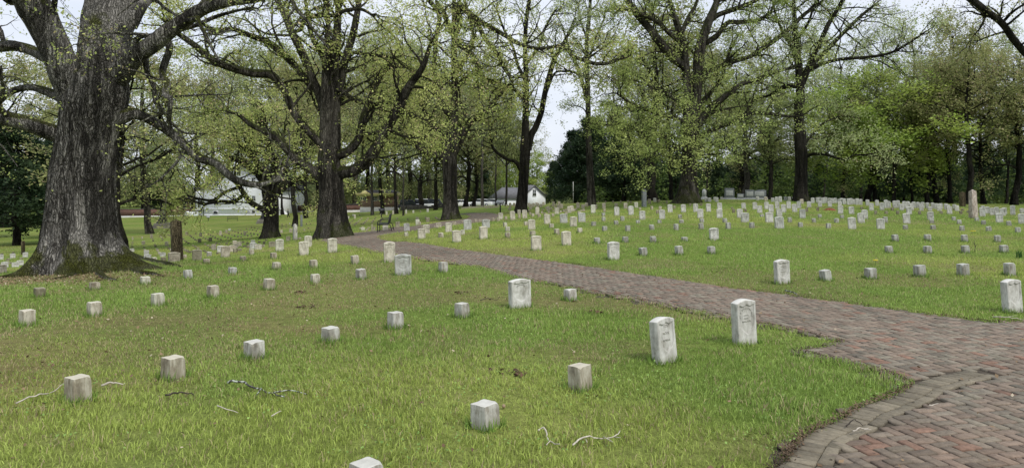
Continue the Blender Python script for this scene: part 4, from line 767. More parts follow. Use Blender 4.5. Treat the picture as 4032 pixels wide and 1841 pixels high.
# --- the great oak in the left foreground
D1 = 16.6
e1, n = traced_tree('great_oak', 'huge old oak with flared mossy roots, largest trunk, at the left', D1, R1z,
    [(425, 1440, 205), (418, 1360, 205), (424, 1290, 195), (425, 1176, 178), (437, 1000, 163), (446, 850, 157), (460, 700, 158), (468, 560, 163), (472, 470, 162), (470, 400, 150), (480, 330, 110)],
    [(-1.2, [(400, 500, 95), (350, 400, 82), (300, 280, 76), (240, 150, 78), (180, 40, 85), (110, -60, 60), (60, -200, 50)], .15), (.4, [(60, -20, 50), (0, -60, 40), (-150, -120, 30)], .4),
     (.8, [(510, 430, 130), (530, 300, 124), (545, 180, 124), (570, 60, 128), (590, -60, 120), (600, -220, 95)], .12),
     (-1.5, [(540, 460, 85), (620, 370, 62), (700, 285, 50), (790, 225, 45), (870, 160, 42), (960, 100, 38), (1060, 40, 34), (1180, 8, 28), (1330, -12, 24), (1500, -60, 18)], .8),
     (.5, [(660, 120, 50), (720, 45, 30), (770, -10, 24), (860, -90, 18)], .8),
     (1.5, [(560, 620, 60), (630, 600, 40), (690, 585, 30), (760, 610, 25), (830, 650, 25), (900, 700, 24), (960, 760, 23), (1030, 815, 22), (1110, 840, 21), (1165, 890, 20), (1225, 930, 19), (1310, 950, 17), (1390, 935, 12), (1460, 915, 8)], .9),
     (-1.0, [(400, 740, 70), (300, 695, 46), (200, 660, 40), (100, 625, 38), (0, 600, 40), (-90, 570, 34), (-250, 500, 25)], .4),
     (1.2, [(380, 530, 50), (300, 495, 27), (230, 468, 22), (160, 450, 18), (90, 460, 18), (30, 490, 18), (-30, 540, 16), (-120, 560, 10)], .8),
     (1.8, [(330, 330, 50), (220, 290, 28), (150, 255, 27), (60, 236, 28), (0, 240, 28), (-120, 240, 22)], .6),
     (-.5, [(850, 190, 24), (872, 250, 18), (850, 320, 18), (835, 380, 17), (862, 430, 17), (850, 480, 17), (876, 520, 15), (872, 580, 13), (870, 632, 11)], .25), (-.3, [(745, 270, 18), (760, 380, 13), (790, 440, 12), (800, 520, 12), (826, 560, 11), (822, 608, 8)], .25),
     (-1, [(690, 230, 16), (720, 190, 13), (790, 185, 9), (700, 175, 8), (560, 170, 5), (500, 180, 3)], .35), (-.6, [(930, 150, 14), (1010, 130, 11), (1100, 90, 10), (1200, 60, 8), (1300, 40, 7)], .8),
     (.8, [(640, 640, 12), (625, 720, 9), (610, 850, 5)], .3)],
    'bark_near', SPRING, 11, L1len=(.7, 2.2), per_m=.9, l2=4, l3=3, leaf=.06, cluster=3, flare=(.0, .3, 5), n_trunk=180, rad=.12, leafprob=.5, droop=-.03, tmin=.42)
# roots of the great oak: buttresses spreading over the mound
for ch in list(e1.children):
    if ch.name.startswith('trunk'):
        me = ch.data; co = np.empty(len(me.vertices) * 3, np.float32); me.vertices.foreach_get('co', co); co = co.reshape(-1, 3)
        ntr = 180 * 240; c = co[:ntr]; ax = c[:, 0] - 0.0; an = np.arctan2(c[:, 1], c[:, 0]); hgt = c[:, 2]; r = np.hypot(c[:, 0], c[:, 1])
        lob = .55 * np.exp(-((np.abs(an) - math.pi) / .55) ** 2) + .85 * np.exp(-(an / .38) ** 2) + .5 * np.exp(-((an + 2.2) / .3) ** 2) + .45 * np.exp(-((an + 1.25) / .26) ** 2) + .3 * np.exp(-((an + .62) / .22) ** 2) + .5 * np.exp(-((an - 1.6) / .5) ** 2) + .03
        lob = lob * (1 + .35 * (fbm(np.c_[np.cos(an) * 5, np.sin(an) * 5, hgt * 1.5], 3, 3) - .5))
        add = lob * np.exp(-np.clip(hgt + .1, 0, None) / .34) * 1.5 + .05 * np.exp(-np.clip(hgt, 0, None) / 1.2) * np.cos(an * 7) ** 2
        k = (r + add * (r > .2)) / np.maximum(r, .01); low = hgt < 2.2; k = np.where(low, k, 1); c[:, 0] *= k; c[:, 1] *= k
        x0, y0 = e1.location.x, e1.location.y; gl = H(c[:, 0] + x0, c[:, 1] + y0) - e1.location.z; c[:, 2] += np.where(low, gl * np.exp(-np.clip(hgt, 0, None) / .35), 0)
        co[:ntr] = c; me.vertices.foreach_set('co', co.ravel()); me.update()
rts = MB()
for pts in ([(478, 985, 15), (540, 1010, 12), (600, 1024, 10), (665, 1036, 9), (715, 1046, 5)], [(470, 1040, 16), (540, 1066, 11), (600, 1074, 9), (640, 1082, 5)], [(300, 1070, 13), (270, 1085, 9), (220, 1092, 6), (160, 1095, 3)], [(390, 1075, 14), (420, 1092, 10), (460, 1098, 6)], [(90, 1066, 12), (40, 1082, 9), (-20, 1092, 6)]):
    P = []; R = []
    for x, y, r in pts:
        X, Dd = hit(x, y + 6); P.append((X - e1.location.x, Dd - e1.location.y, hz(X, Dd) - e1.location.z + r * Dd / FPX * .35)); R.append(r * Dd / FPX)
    P = catmull(P, 5); R = np.interp(np.linspace(0, 1, len(P)), np.linspace(0, 1, len(R)), R); v, q = bark_tube(P, R, 14, .16, 3, 5); rts.add(v, [tuple(a) for a in q])
rts.build('surface_roots', M['bark_near'], e1, True)
# --- second oak, beside the path bend
e2, n2 = traced_tree('oak_tree', 'spreading oak with mossy low limbs, behind the path bend, left of the bench', 32.5, R2z,
    [(545, 1235, 92), (540, 1176, 80), (533, 1100, 72), (529, 1000, 64), (528, 900, 63), (522, 830, 58), (520, 760, 50)],
    [(-1.5, [(540, 910, 45), (580, 888, 36), (640, 878, 31), (710, 830, 32), (770, 740, 30), (812, 670, 28), (850, 600, 26), (888, 530, 25), (930, 440, 22), (975, 385, 18), (1010, 320, 15), (1040, 220, 10)]),
     (1.5, [(545, 800, 34), (600, 785, 24), (640, 755, 22), (675, 700, 21), (690, 620, 20), (715, 550, 19), (742, 480, 18), (772, 400, 18), (812, 350, 16), (870, 328, 13), (940, 350, 10), (980, 400, 7)]),
     (.5, [(535, 800, 40), (550, 720, 28), (550, 600, 26), (550, 450, 25), (550, 340, 25), (552, 230, 23), (562, 110, 19), (566, 0, 16), (560, -120, 12)]),
     (-.5, [(510, 790, 42), (500, 700, 34), (502, 600, 33), (507, 500, 36), (503, 400, 26), (503, 300, 22), (508, 200, 16), (512, 100, 12), (500, -40, 8)]),
     (.8, [(560, 470, 22), (583, 410, 20), (590, 350, 21), (612, 270, 20), (640, 180, 19), (660, 80, 17), (672, 0, 14), (690, -120, 10)]),
     (-1.5, [(500, 560, 36), (475, 500, 28), (442, 430, 21), (402, 330, 20), (362, 240, 20), (322, 160, 18), (290, 80, 17), (250, 0, 14), (210, -90, 10)]),
     (-2.0, [(440, 460, 24), (392, 400, 19), (330, 328, 18), (270, 270, 18), (200, 215, 17), (130, 190, 15), (90, 175, 14), (20, 150, 12), (-60, 155, 10), (-150, 120, 7)]),
     (1, [(505, 350, 18), (490, 300, 16), (462, 250, 15), (430, 190, 13), (412, 120, 12), (400, 30, 9), (380, -60, 6)]),
     (-2.5, [(340, 165, 8), (372, 150, 11), (390, 110, 12), (440, 84, 12), (520, 80, 11), (560, 82, 11), (592, 58, 10), (680, 48, 9), (750, 85, 6)], .8),
     (-3.0, [(500, 770, 30), (470, 735, 22), (402, 665, 20), (342, 590, 18), (300, 495, 18), (262, 430, 19), (215, 385, 22), (130, 378, 22), (50, 360, 20), (-40, 330, 19), (-96, 300, 18), (-166, 240, 16), (-236, 190, 14), (-330, 120, 10)]),
     (-1.2, [(500, 920, 42), (450, 882, 30), (408, 860, 26), (350, 825, 22), (302, 770, 20), (250, 712, 19), (182, 675, 16), (112, 640, 12), (50, 590, 9), (-30, 560, 6)]),
     (1.5, [(575, 460, 12), (640, 510, 12), (700, 530, 12), (762, 550, 12), (842, 572, 10), (900, 560, 7)]), (-2, [(690, 690, 10), (740, 685, 9), (830, 670, 8), (900, 700, 6), (1000, 715, 4)]),
     (1, [(600, 370, 10), (660, 350, 8), (700, 330, 6), (760, 290, 4)]), (-1, [(640, 270, 10), (720, 280, 9), (800, 290, 7), (860, 300, 4)])],
    'bark', SPRING, 22, L1len=(1.0, 2.7), per_m=1.35, l2=4, leaf=.09, cluster=5, flare=(.55, .5, 5), n_trunk=64, leafprob=1.15)
# --- dark middle oak left of it
e7, n7 = traced_tree('oak_tree', 'dark oak standing before the white house, left of the mossy limbed oak', 50, R2z,
    [(218, 1216, 46), (217, 1176, 38), (217, 1100, 36), (218, 1020, 38), (218, 960, 38)],
    [(1, [(235, 990, 34), (270, 965, 26), (320, 935, 20), (380, 915, 14), (450, 905, 9)]), (-1.5, [(205, 1090, 28), (178, 1078, 17), (120, 1045, 15), (82, 1002, 13), (50, 952, 12), (20, 925, 10), (-20, 900, 7)]), (-2.2, [(80, 1000, 10), (30, 1035, 9), (-40, 1035, 9), (-100, 1045, 8), (-135, 1050, 6), (-210, 1020, 4)], .9), (-1.5, [(60, 960, 9), (-20, 990, 8), (-80, 1030, 8), (-160, 1020, 5), (-230, 1000, 3)], .9),
     (1, [(210, 970, 34), (175, 920, 26), (130, 870, 20), (60, 830, 14), (-20, 800, 9)]), (-1, [(222, 970, 36), (240, 900, 26), (230, 820, 20), (200, 740, 16), (190, 650, 11)]), (1, [(225, 960, 30), (270, 880, 20), (330, 830, 15), (390, 790, 10)]), (-1.5, [(215, 960, 30), (180, 880, 20), (110, 790, 14), (40, 720, 9)])],
    'bark_dark', SPRING, 33, L1len=(1.4, 3.4), per_m=1.8, l2=4, leaf=.125, cluster=5, flare=(.55, .5, 5), droop=-.0, leafprob=1.0, rad=.25)
# --- third oak, right of the bench
e3, n3 = traced_tree('oak_tree', 'oak with a dark fork and pale bark streak, right of the black bench', 54, R2z,
    [(1146, 1140, 52), (1143, 1100, 42), (1141, 1000, 36), (1138, 900, 37), (1134, 820, 38), (1132, 760, 34)],
    [(-1.5, [(1125, 830, 28), (1095, 800, 22), (1050, 788, 18), (1000, 770, 18), (942, 730, 16), (900, 690, 15), (872, 620, 13), (878, 540, 9), (900, 470, 6)]), (1.5, [(1128, 760, 28), (1090, 685, 19), (1030, 620, 18), (1000, 550, 16), (990, 450, 14), (960, 395, 12), (930, 345, 10), (890, 280, 7)]),
     (.5, [(1138, 780, 34), (1158, 600, 22), (1164, 450, 18), (1162, 300, 16), (1160, 150, 13), (1160, 0, 11), (1150, -120, 8)]), (-1.5, [(1150, 790, 28), (1182, 735, 24), (1220, 660, 20), (1262, 610, 16), (1315, 580, 14), (1385, 500, 12), (1450, 430, 8)]),
     (-3, [(1160, 620, 18), (1110, 560, 14), (1060, 420, 13), (1068, 200, 12), (1085, 80, 12), (1030, 0, 12), (980, -80, 8)]), (-4, [(1070, 10, 10), (1110, 70, 12), (1145, 160, 12), (1190, 235, 12), (1255, 280, 11), (1280, 350, 9), (1282, 450, 7)]),
     (-4, [(1162, 200, 14), (1190, 110, 15), (1176, 30, 18), (1216, 50, 16), (1276, 100, 15), (1346, 140, 13), (1416, 180, 11), (1506, 230, 10), (1600, 250, 9), (1716, 240, 9), (1776, 290, 9), (1876, 325, 10), (1956, 325, 9), (2036, 290, 7)]),
     (-3, [(1276, 110, 12), (1320, 200, 11), (1370, 260, 10), (1410, 330, 10), (1450, 400, 8), (1470, 470, 5)]), (2, [(1160, 480, 14), (1200, 420, 12), (1240, 390, 10), (1290, 380, 9), (1330, 410, 6)]), (2, [(1164, 380, 12), (1220, 300, 10), (1260, 200, 9), (1230, 60, 8), (1200, -40, 6)]), (2, [(1120, 740, 9), (1050, 720, 7), (960, 700, 7), (880, 680, 5)])],
    'bark', SPRING, 44, L1len=(1.6, 4.0), per_m=1.3, l2=4, leaf=.14, cluster=5, flare=(.6, .55, 5), leafprob=1.1, rad=.28)
# --- slender dark tree before the barn
e4, n4 = traced_tree('slender_tree', 'slender nearly black forked tree in front of the small white barn', 58, R3z,
    [(329, 1098, 36), (330, 1060, 30), (336, 1000, 28), (343, 900, 27), (350, 800, 27), (355, 730, 26)],
    [(.5, [(345, 780, 24), (350, 690, 20), (352, 600, 17), (355, 500, 16), (355, 400, 14), (350, 250, 12), (356, 100, 11), (372, 0, 10), (380, -120, 7)]), (-1, [(362, 770, 22), (378, 700, 18), (405, 650, 16), (432, 580, 15), (452, 480, 14), (480, 370, 13), (502, 300, 12), (522, 265, 10), (560, 200, 8), (610, 90, 6)]),
     (-1.5, [(330, 870, 16), (300, 832, 10), (262, 820, 9), (212, 790, 8), (180, 750, 7), (170, 680, 6), (190, 620, 4)]), (1.5, [(348, 520, 10), (300, 462, 9), (240, 440, 8), (150, 410, 7), (90, 388, 6), (20, 370, 4)]), (-1.5, [(352, 420, 10), (310, 330, 8), (290, 250, 7), (240, 150, 6), (200, 40, 5)]), (1.5, [(355, 330, 9), (420, 240, 8), (450, 150, 7), (500, 60, 5)]), (1, [(450, 500, 8), (500, 380, 6), (560, 368, 6), (620, 375, 5)], .6)],
    'bark_dark', FRESH, 55, L1len=(1.2, 3.4), per_m=1.0, leaf=.13, cluster=4, flare=(.5, .5, 4), leafprob=.8, l2=4, l3=3, rad=.25)
# --- tall straight tree before the cedars
e8, n8 = traced_tree('tall_tree', 'tall straight thin tree with rough reddish bark before the dark cedars', 62, R3z,
    [(690, 1050, 25), (690, 1010, 22), (684, 880, 18), (680, 780, 16), (675, 640, 14), (672, 500, 13), (668, 400, 12)],
    [(0, [(668, 420, 12), (668, 300, 11.5), (668, 200, 11), (682, 60, 9), (690, -100, 6)]), (-1.5, [(668, 520, 11), (652, 450, 10), (634, 390, 9), (602, 305, 9), (570, 230, 6), (540, 130, 4)]), (-1, [(680, 300, 7), (720, 180, 5), (760, 90, 4)]), (1, [(668, 200, 6), (640, 120, 5), (620, 20, 4)]), (1, [(672, 600, 4), (650, 560, 3), (600, 540, 2)])],
    'bark', FRESH, 66, L1len=(1., 2.6), per_m=1.0, leaf=.13, cluster=4, flare=(.25, .4, 4), leafprob=.75, rad=.25)
# --- fifth oak on the crest
e5, n5 = traced_tree('oak_tree', 'massive oak on the crest, its low branches hung with yellow green leaves', 56, R3z,
    [(1186, 1052, 66), (1188, 1010, 52), (1192, 950, 44), (1196, 880, 40), (1200, 760, 40), (1205, 660, 38), (1205, 600, 34)],
    [(.5, [(1190, 650, 30), (1184, 560, 22), (1184, 480, 21), (1178, 380, 22), (1170, 290, 22), (1160, 210, 21), (1138, 145, 18), (1110, 60, 14), (1090, -10, 12), (1070, -120, 8)]), (-.5, [(1215, 640, 30), (1230, 520, 24), (1238, 420, 25), (1244, 300, 28), (1262, 210, 25), (1292, 120, 22), (1330, 30, 18), (1350, -40, 14)]),
     (-2, [(1175, 350, 22), (1140, 320, 23), (1100, 290, 24), (1050, 225, 24), (992, 150, 20), (940, 90, 19), (880, 10, 16), (840, -60, 11)]), (-3, [(1150, 215, 16), (1090, 170, 12), (1040, 120, 11), (985, 90, 10), (900, 55, 9), (820, 50, 7)]), (1.5, [(1150, 180, 14), (1190, 90, 10), (1230, 20, 8), (1240, -60, 6)]),
     (-2.5, [(1225, 660, 28), (1262, 610, 22), (1300, 560, 21), (1350, 520, 17), (1410, 470, 14), (1470, 430, 12), (1560, 405, 11), (1640, 370, 9), (1720, 350, 8)]), (1.5, [(1235, 430, 20), (1300, 370, 13), (1360, 340, 12), (1430, 315, 12), (1510, 290, 12), (1570, 250, 12), (1660, 190, 12), (1730, 130, 11), (1780, 80, 10), (1860, 20, 8)]),
     (1, [(1262, 230, 18), (1330, 190, 14), (1390, 120, 13), (1450, 115, 12), (1550, 105, 10), (1620, 60, 8)]), (-1, [(1290, 120, 15), (1340, 80, 14), (1420, 50, 13), (1500, 20, 11), (1600, -30, 8)]),
     (-3.5, [(1215, 730, 18), (1260, 705, 13), (1310, 672, 10), (1400, 635, 9), (1470, 598, 10), (1560, 580, 9), (1680, 596, 7), (1760, 600, 5)]), (-3.5, [(1195, 640, 14), (1130, 610, 11), (1050, 590, 10), (970, 560, 9), (880, 520, 7), (820, 480, 5)], 1.5), (-4.5, [(1195, 740, 14), (1120, 710, 11), (1040, 690, 10), (950, 680, 9), (860, 640, 7), (770, 640, 5)], 1.9),
     (-5, [(1200, 720, 12), (1180, 740, 9), (1120, 760, 8), (1060, 770, 7), (1000, 790, 6), (940, 800, 4)], 2.4), (-5, [(1210, 700, 12), (1240, 740, 9), (1280, 770, 7), (1300, 800, 5)], 2.0), (3, [(1185, 560, 14), (1110, 500, 12), (1020, 440, 10), (940, 400, 7), (880, 360, 5)]), (2, [(1225, 560, 14), (1310, 470, 10), (1360, 400, 8), (1400, 260, 6)])],
    'bark', ((.30, .38, .12), (.50, .56, .20)), 77, L1len=(1.5, 3.5), per_m=1.25, l2=4, leaf=.13, cluster=5, flare=(.65, .7, 5), n_trunk=48, leafprob=1.0, rad=.25)
# --- sixth tree
e6, n6 = traced_tree('oak_tree', 'straight dark trunked tree right of the granite monuments, crown leaning right', 58, R4z,
    [(594, 1045, 44), (594, 1000, 36), (593, 900, 31), (590, 800, 30), (587, 700, 30), (588, 600, 24), (590, 500, 23)],
    [(.5, [(589, 540, 23), (588, 420, 22), (576, 300, 18), (566, 200, 16), (560, 100, 12), (555, 0, 9), (550, -100, 6)]), (-1.5, [(590, 440, 20), (622, 370, 17), (655, 290, 14), (692, 220, 12), (732, 130, 12), (780, 50, 10), (815, -20, 8)]), (1.5, [(600, 400, 16), (650, 330, 14), (700, 285, 12), (762, 220, 11), (832, 150, 10), (900, 85, 8), (980, 20, 6)]),
     (-3, [(640, 360, 12), (700, 330, 10), (780, 308, 9), (860, 300, 9), (960, 292, 8), (1060, 270, 7), (1150, 220, 6), (1240, 160, 4)]), (1, [(578, 440, 15), (520, 445, 13), (480, 460, 10), (430, 492, 7), (380, 500, 5)]), (-3, [(600, 820, 9), (640, 795, 8), (690, 792, 7), (740, 800, 6.5), (820, 822, 6), (860, 800, 5), (920, 795, 4)], 1.2), (1, [(600, 760, 8), (650, 690, 6), (700, 640, 5), (780, 600, 4)], 1.2), (2, [(575, 300, 10), (520, 200, 8), (470, 100, 6), (450, 20, 5)]), (-2, [(590, 330, 10), (560, 230, 8), (630, 120, 7), (660, 20, 5)])],
    'bark_dark', FRESH, 88, L1len=(1.6, 3.8), per_m=1.2, l2=4, leaf=.13, cluster=5, flare=(.45, .5, 5), leafprob=.9, rad=.28)
# --- limb of a tree standing outside the right edge
e9, n9 = traced_tree('oak_tree', 'tree outside the right edge whose thick bare limb crosses the top right corner', 40, R5z,
    [(1180, 1120, 50), (1175, 900, 40), (1165, 600, 36), (1150, 480, 34), (1140, 430, 30)],
    [(-1, [(1140, 470, 32), (1060, 380, 24), (985, 300, 18), (945, 255, 17), (900, 200, 17), (842, 120, 17), (765, 60, 18), (690, 0, 18), (600, -90, 12)], .7), (1, [(1145, 480, 26), (1180, 300, 20), (1160, 100, 16), (1100, -60, 10)], .6), (1, [(940, 260, 9), (880, 170, 7), (800, 180, 5), (720, 210, 3)], .8), (-1, [(842, 120, 8), (900, 60, 7), (960, 20, 5)], .8), (0, [(765, 60, 7), (740, 130, 5), (700, 180, 3)], .8)],
    'bark_dark', OLIVE, 99, L1len=(1., 2.6), per_m=1.3, leaf=.10, cluster=4, leafprob=.7)
# --- generic trees used for the background; every tree is its own thing, copies share mesh data
PROTO = {}
def make_proto(key, kind, Ht, cols, matk, seed, leaf, rT=.3, crown0=.3, spread=.3, dens=1.0, leafy=1.0):
    rg = np.random.default_rng(seed); m = 14; zz = np.linspace(-.3, Ht, m); P = np.c_[np.cumsum(rg.normal(0, .012 * Ht, m)) * .6, np.cumsum(rg.normal(0, .012 * Ht, m)) * .6, zz]; P[:, :2] -= P[0, :2]
    R = rT * (1 - .85 * np.linspace(0, 1, m) ** 1.2); geo = [bark_tube(P, R, 12, .08, 1.2, seed, (.5, .4, 4))]
    if kind == 'cedar':
        nL = int(90 * dens); t = crown0 + (1 - crown0) * rg.random(nL) ** .9; th = rg.random(nL) * 6.283
        env = spread * Ht * np.clip((1 - t) * 1.45, .10, 1) ** .7 * (.8 + .4 * rg.random(nL)); st = np.c_[np.interp(t, np.linspace(0, 1, m), P[:, 0]), np.interp(t, np.linspace(0, 1, m), P[:, 1]), t * Ht]
        d = np.c_[np.cos(th), np.sin(th), rg.normal(.15, .2, nL)]; P1 = wander(st, d, env, 6, .12, -.03, rg); R1 = np.linspace(.06, .015, 6)[None] * np.ones((nL, 1)); geo.append(batch_tubes(P1, R1, 4))
        p, dd, r, tt = spawn(P1, R1, 7, .25, rg, .9); dd[:, 2] *= .4; P2 = wander(p, dd, env.repeat(7) * rg.uniform(.22, .45, len(p)), 5, .18, -.05, rg)
        C = P2[:, 1:].reshape(-1, 3); C = C[rg.random(len(C)) < leafy]; v, q, c = leaf_mesh(C, leaf, rg, .3, 5, leaf * .8, .4)
    else:
        nL = int(16 * dens); t = crown0 + (1 - crown0) * np.sort(rg.random(nL)); th = np.arange(nL) * 2.4 + rg.normal(0, .4, nL)
        env = spread * Ht * np.sin(np.clip((t - crown0) / (1 - crown0) * .8 + .2, 0, 1) * math.pi) ** .5 * rg.uniform(.7, 1.2, nL) + .8
        st = np.c_[np.interp(t, np.linspace(0, 1, m), P[:, 0]), np.interp(t, np.linspace(0, 1, m), P[:, 1]), t * Ht]; d = np.c_[np.cos(th), np.sin(th), rg.uniform(.3, 1.1, nL)]
        P1 = wander(st, d, env, 9, .2, .02, rg); R1 = (rT * .45 * (1 - t * .6))[:, None] * np.linspace(1, .2, 9)[None]; geo.append(batch_tubes(P1, R1, 6))
        p, dd, r, tt = spawn(P1, R1, 7, .2, rg, .9); P2 = wander(p, dd, env.repeat(7) * rg.uniform(.3, .55, len(p)), 6, .25, .0, rg); R2 = np.clip(r * .55, .015, .08)[:, None] * np.linspace(1, .3, 6)[None]; geo.append(batch_tubes(P2, R2, 4))
        p, dd, r, tt = spawn(P2, R2, 4, .25, rg, .9); P3 = wander(p, dd, rg.uniform(.6, 1.5, len(p)), 4, .3, -.02, rg); R3 = np.full((len(p), 4), .012) * np.linspace(1, .5, 4); geo.append(batch_tubes(P3, R3, 3))
        C = np.vstack([P3[:, 1], P3[:, 2], P3[:, 3], P2[:, 4], P2[:, 5]]); C = C[rg.random(len(C)) < leafy]; v, q, c = leaf_mesh(C, leaf * .82, rg, .3, 6, leaf * 1.1)
    V, Q = join(geo); a = mesh_np('trunk', V, Q, M[matk], None, True); b2 = mesh_np('crown', v, q, M['leaf'], None, False, leaf_cols(c, cols, rg, nsc=.45))
    PROTO[key] = (a.data, b2.data, Ht); bpy.data.objects.remove(a); bpy.data.objects.remove(b2)
make_proto('cedarA', 'cedar', 12, DARK, 'bark_dark', 1, .34, .26, .12, .26, 1.3)
make_proto('cedarB', 'cedar', 11, DARK, 'bark_dark', 2, .34, .28, .16, .32, 1.4)
make_proto('pineC', 'cedar', 17, ((.03, .055, .028), (.065, .095, .042)), 'bark_dark', 3, .34, .25, .38, .17, 1.1)
make_proto('oakA', 'dec', 19, OLIVE, 'bark_dark', 4, .30, .36, .25, .30, 1.1)
make_proto('oakB', 'dec', 21, FRESH, 'bark', 5, .28, .33, .25, .28, 1.2, .95)
make_proto('oakC', 'dec', 17, OLIVE, 'bark_dark', 6, .28, .4, .2, .38, 1.3, 1.0)
make_proto('youngA', 'dec', 11, VIVID, 'bark_dark', 7, .27, .14, .2, .34, 1.1)
make_proto('youngB', 'dec', 14, ((.17, .25, .07), (.30, .36, .12)), 'bark', 8, .27, .12, .35, .22, .9, .8)
make_proto('bareA', 'dec', 20, FRESH, 'bark_pale', 9, .22, .3, .3, .26, 1.1, .3)
make_proto('midA', 'dec', 16, ((.15, .19, .07), (.26, .29, .11)), 'bark_dark', 10, .32, .28, .22, .34, 1.2)
TREES = []
def bg_tree(key, px, D, ytop, name, label, base_w=None, group='trees beyond the graves', rz=None, lean=0.0):
    a, b2, Ht = PROTO[key]; X = (px - CX) * D / FPX; z0 = hz(np.clip(X, -240, 260), min(D, 330)); top = CAMH - (ytop - HOR) * D / FPX; sz = (top - z0) / Ht; rg = np.random.default_rng(int(abs(px) * 3 + D))
    sxy = sz * rg.uniform(.9, 1.15) if base_w is None else base_w
    e = empty(name, (X, D, z0), rg.random() * 6.28 if rz is None else rz); e.scale = (sxy, sxy, sz); tag(e, label, 'tree', group)
    if lean: e.rotation_euler = (0, math.radians(lean), e.rotation_euler.z)
    for nm, me in (('trunk', a), ('crown', b2)):
        o = bpy.data.objects.new(nm, me); COL.objects.link(o); o.parent = e
    TREES.append(e); return e
# left part
bg_tree('cedarB', 68, 64, 475, 'cedar_tree', 'broad dark cedar at the left edge, behind the great oak', 1.15)
bg_tree('cedarA', -60, 85, 420, 'cedar_tree', 'dark cedar cut by the left edge of the photo')
bg_tree('cedarA', 215, 80, 560, 'cedar_tree', 'dark cedar peeping out just left of the great oak trunk')
bg_tree('oakC', 20, 120, 260, 'oak_tree', 'pale flowering tree above the cedar at the left edge')
bg_tree('oakC', 482, 44, 250, 'oak_tree', 'black trunked tree directly behind the right side of the great oak', .8)
bg_tree('oakB', 592, 80, 200, 'oak_tree', 'tree in front of the black cannon monument', 1.15)
bg_tree('midA', 560, 165, 560, 'broadleaf_tree', 'green bushy tree behind the low brick wall at left')
bg_tree('midA', 660, 190, 540, 'broadleaf_tree', 'green tree behind the brick wall, left of the white house')
bg_tree('cedarB', 640, 175, 600, 'cedar_tree', 'dark evergreen behind the brick wall left of the white house')
bg_tree('oakC', 760, 175, 330, 'oak_tree', 'tall olive tree rising behind the left corner of the white house')
bg_tree('oakA', 900, 185, 300, 'oak_tree', 'tall tree directly behind the white house roof')
bg_tree('oakB', 1050, 170, 200, 'oak_tree', 'tall pale green tree behind the right corner of the white house')
bg_tree('oakC', 1160, 85, 280, 'oak_tree', 'grey trunked tree beside the walking person', .75)
bg_tree('oakA', 1207, 117, 330, 'oak_tree', 'twin looking tree trunk just behind the one beside the person', .9)
bg_tree('oakC', 1320, 150, 380, 'oak_tree', 'tree behind the second oak, left of the brick building')
bg_tree('bareA', 1466, 108, 150, 'bare_tree', 'straight grey trunk before the left half of the brick building', .75)
bg_tree('oakC', 1505, 110, 250, 'oak_tree', 'stout grey trunk before the middle of the brick building', .8)
bg_tree('midA', 1562, 105, 330, 'broadleaf_tree', 'forked grey tree at the right end of the brick building', .9)
bg_tree('bareA', 1588, 75, 300, 'bare_tree', 'very thin dark sapling standing in the lawn before the vehicles', .3)
bg_tree('oakC', 1655, 130, 420, 'oak_tree', 'low spreading tree over the parked dark vehicles')
bg_tree('midA', 1715, 112, 400, 'broadleaf_tree', 'dark tree immediately left of the third oak trunk')
bg_tree('oakC', 1832, 112, 380, 'oak_tree', 'tree immediately right of the third oak trunk')
bg_tree('cedarA', 1905, 175, 640, 'cedar_tree', 'dark green cedar behind the parked cars')
bg_tree('oakC', 1866, 118, 450, 'oak_tree', 'leaning tree before the parked white car', lean=-3)
bg_tree('bareA', 1953, 112, 220, 'bare_tree', 'grey trunk before the left end of the barn', .5)
bg_tree('midA', 1992, 105, 330, 'broadleaf_tree', 'bushy tree just left of the slender black tree', .6)
bg_tree('bareA', 1900, 95, 80, 'bare_tree', 'tall bare tree between the third oak and the slender tree', .6)
bg_tree('youngA', 2085, 190, 620, 'young_tree', 'bright green tree behind the white barn')
bg_tree('youngA', 2010, 200, 650, 'young_tree', 'bright green tree behind the barn roof ridge')
# centre cedars
for px, D, yt, key, lb in [(2185, 190, 640, 'cedarB', 'low dark cedar right of the white barn'), (2262, 122, 520, 'cedarB', 'domed dark cedar, tallest of those right of the barn'), (2330, 115, 470, 'cedarB', 'dark cedar behind the tall straight thin tree'), (2385, 108, 560, 'cedarA', 'dark cedar just right of the tall straight tree'), (2455, 104, 500, 'cedarB', 'dark cedar midway between the straight tree and the fifth oak'), (2540, 108, 540, 'cedarA', 'dark cedar behind the grey brown obelisk'), (2350, 150, 480, 'pineC', 'dark pine behind the straight thin tree'), (2430, 135, 420, 'pineC', 'tall dark pine over the cedars left of the fifth oak'),
                       (2660, 108, 600, 'cedarA', 'dark cedar immediately left of the fifth oak trunk'), (2830, 102, 640, 'cedarB', 'dark cedar behind the tall granite monument'), (2925, 98, 600, 'cedarA', 'dark cedar behind the middle granite monument'), (3010, 95, 480, 'pineC', 'dark pine behind the sloping granite monument'), (3050, 110, 620, 'cedarB', 'dark cedar left of the sixth tree trunk'),
                       (3230, 108, 640, 'cedarA', 'dark cedar right of the sixth tree'), (3390, 92, 380, 'pineC', 'tall dark pine right of the sixth tree'), (3460, 88, 600, 'cedarB', 'dark cedar behind the crest line, left of the leaning trunks'), (3560, 86, 590, 'cedarA', 'dark cedar behind the leaning trunks'), (3650, 82, 560, 'cedarB', 'dark cedar left of the tan obelisk'), (3730, 80, 600, 'cedarA', 'dark cedar just left of the tan obelisk'), (3870, 84, 560, 'cedarB', 'dark cedar behind the tan obelisk'), (3960, 82, 400, 'pineC', 'dark pine near the right edge'), (4040, 90, 540, 'cedarA', 'dark cedar cut by the right edge')]:
    bg_tree(key, px, D, yt, 'cedar_tree' if key != 'pineC' else 'pine_tree', lb, group='dark evergreens behind the crest')
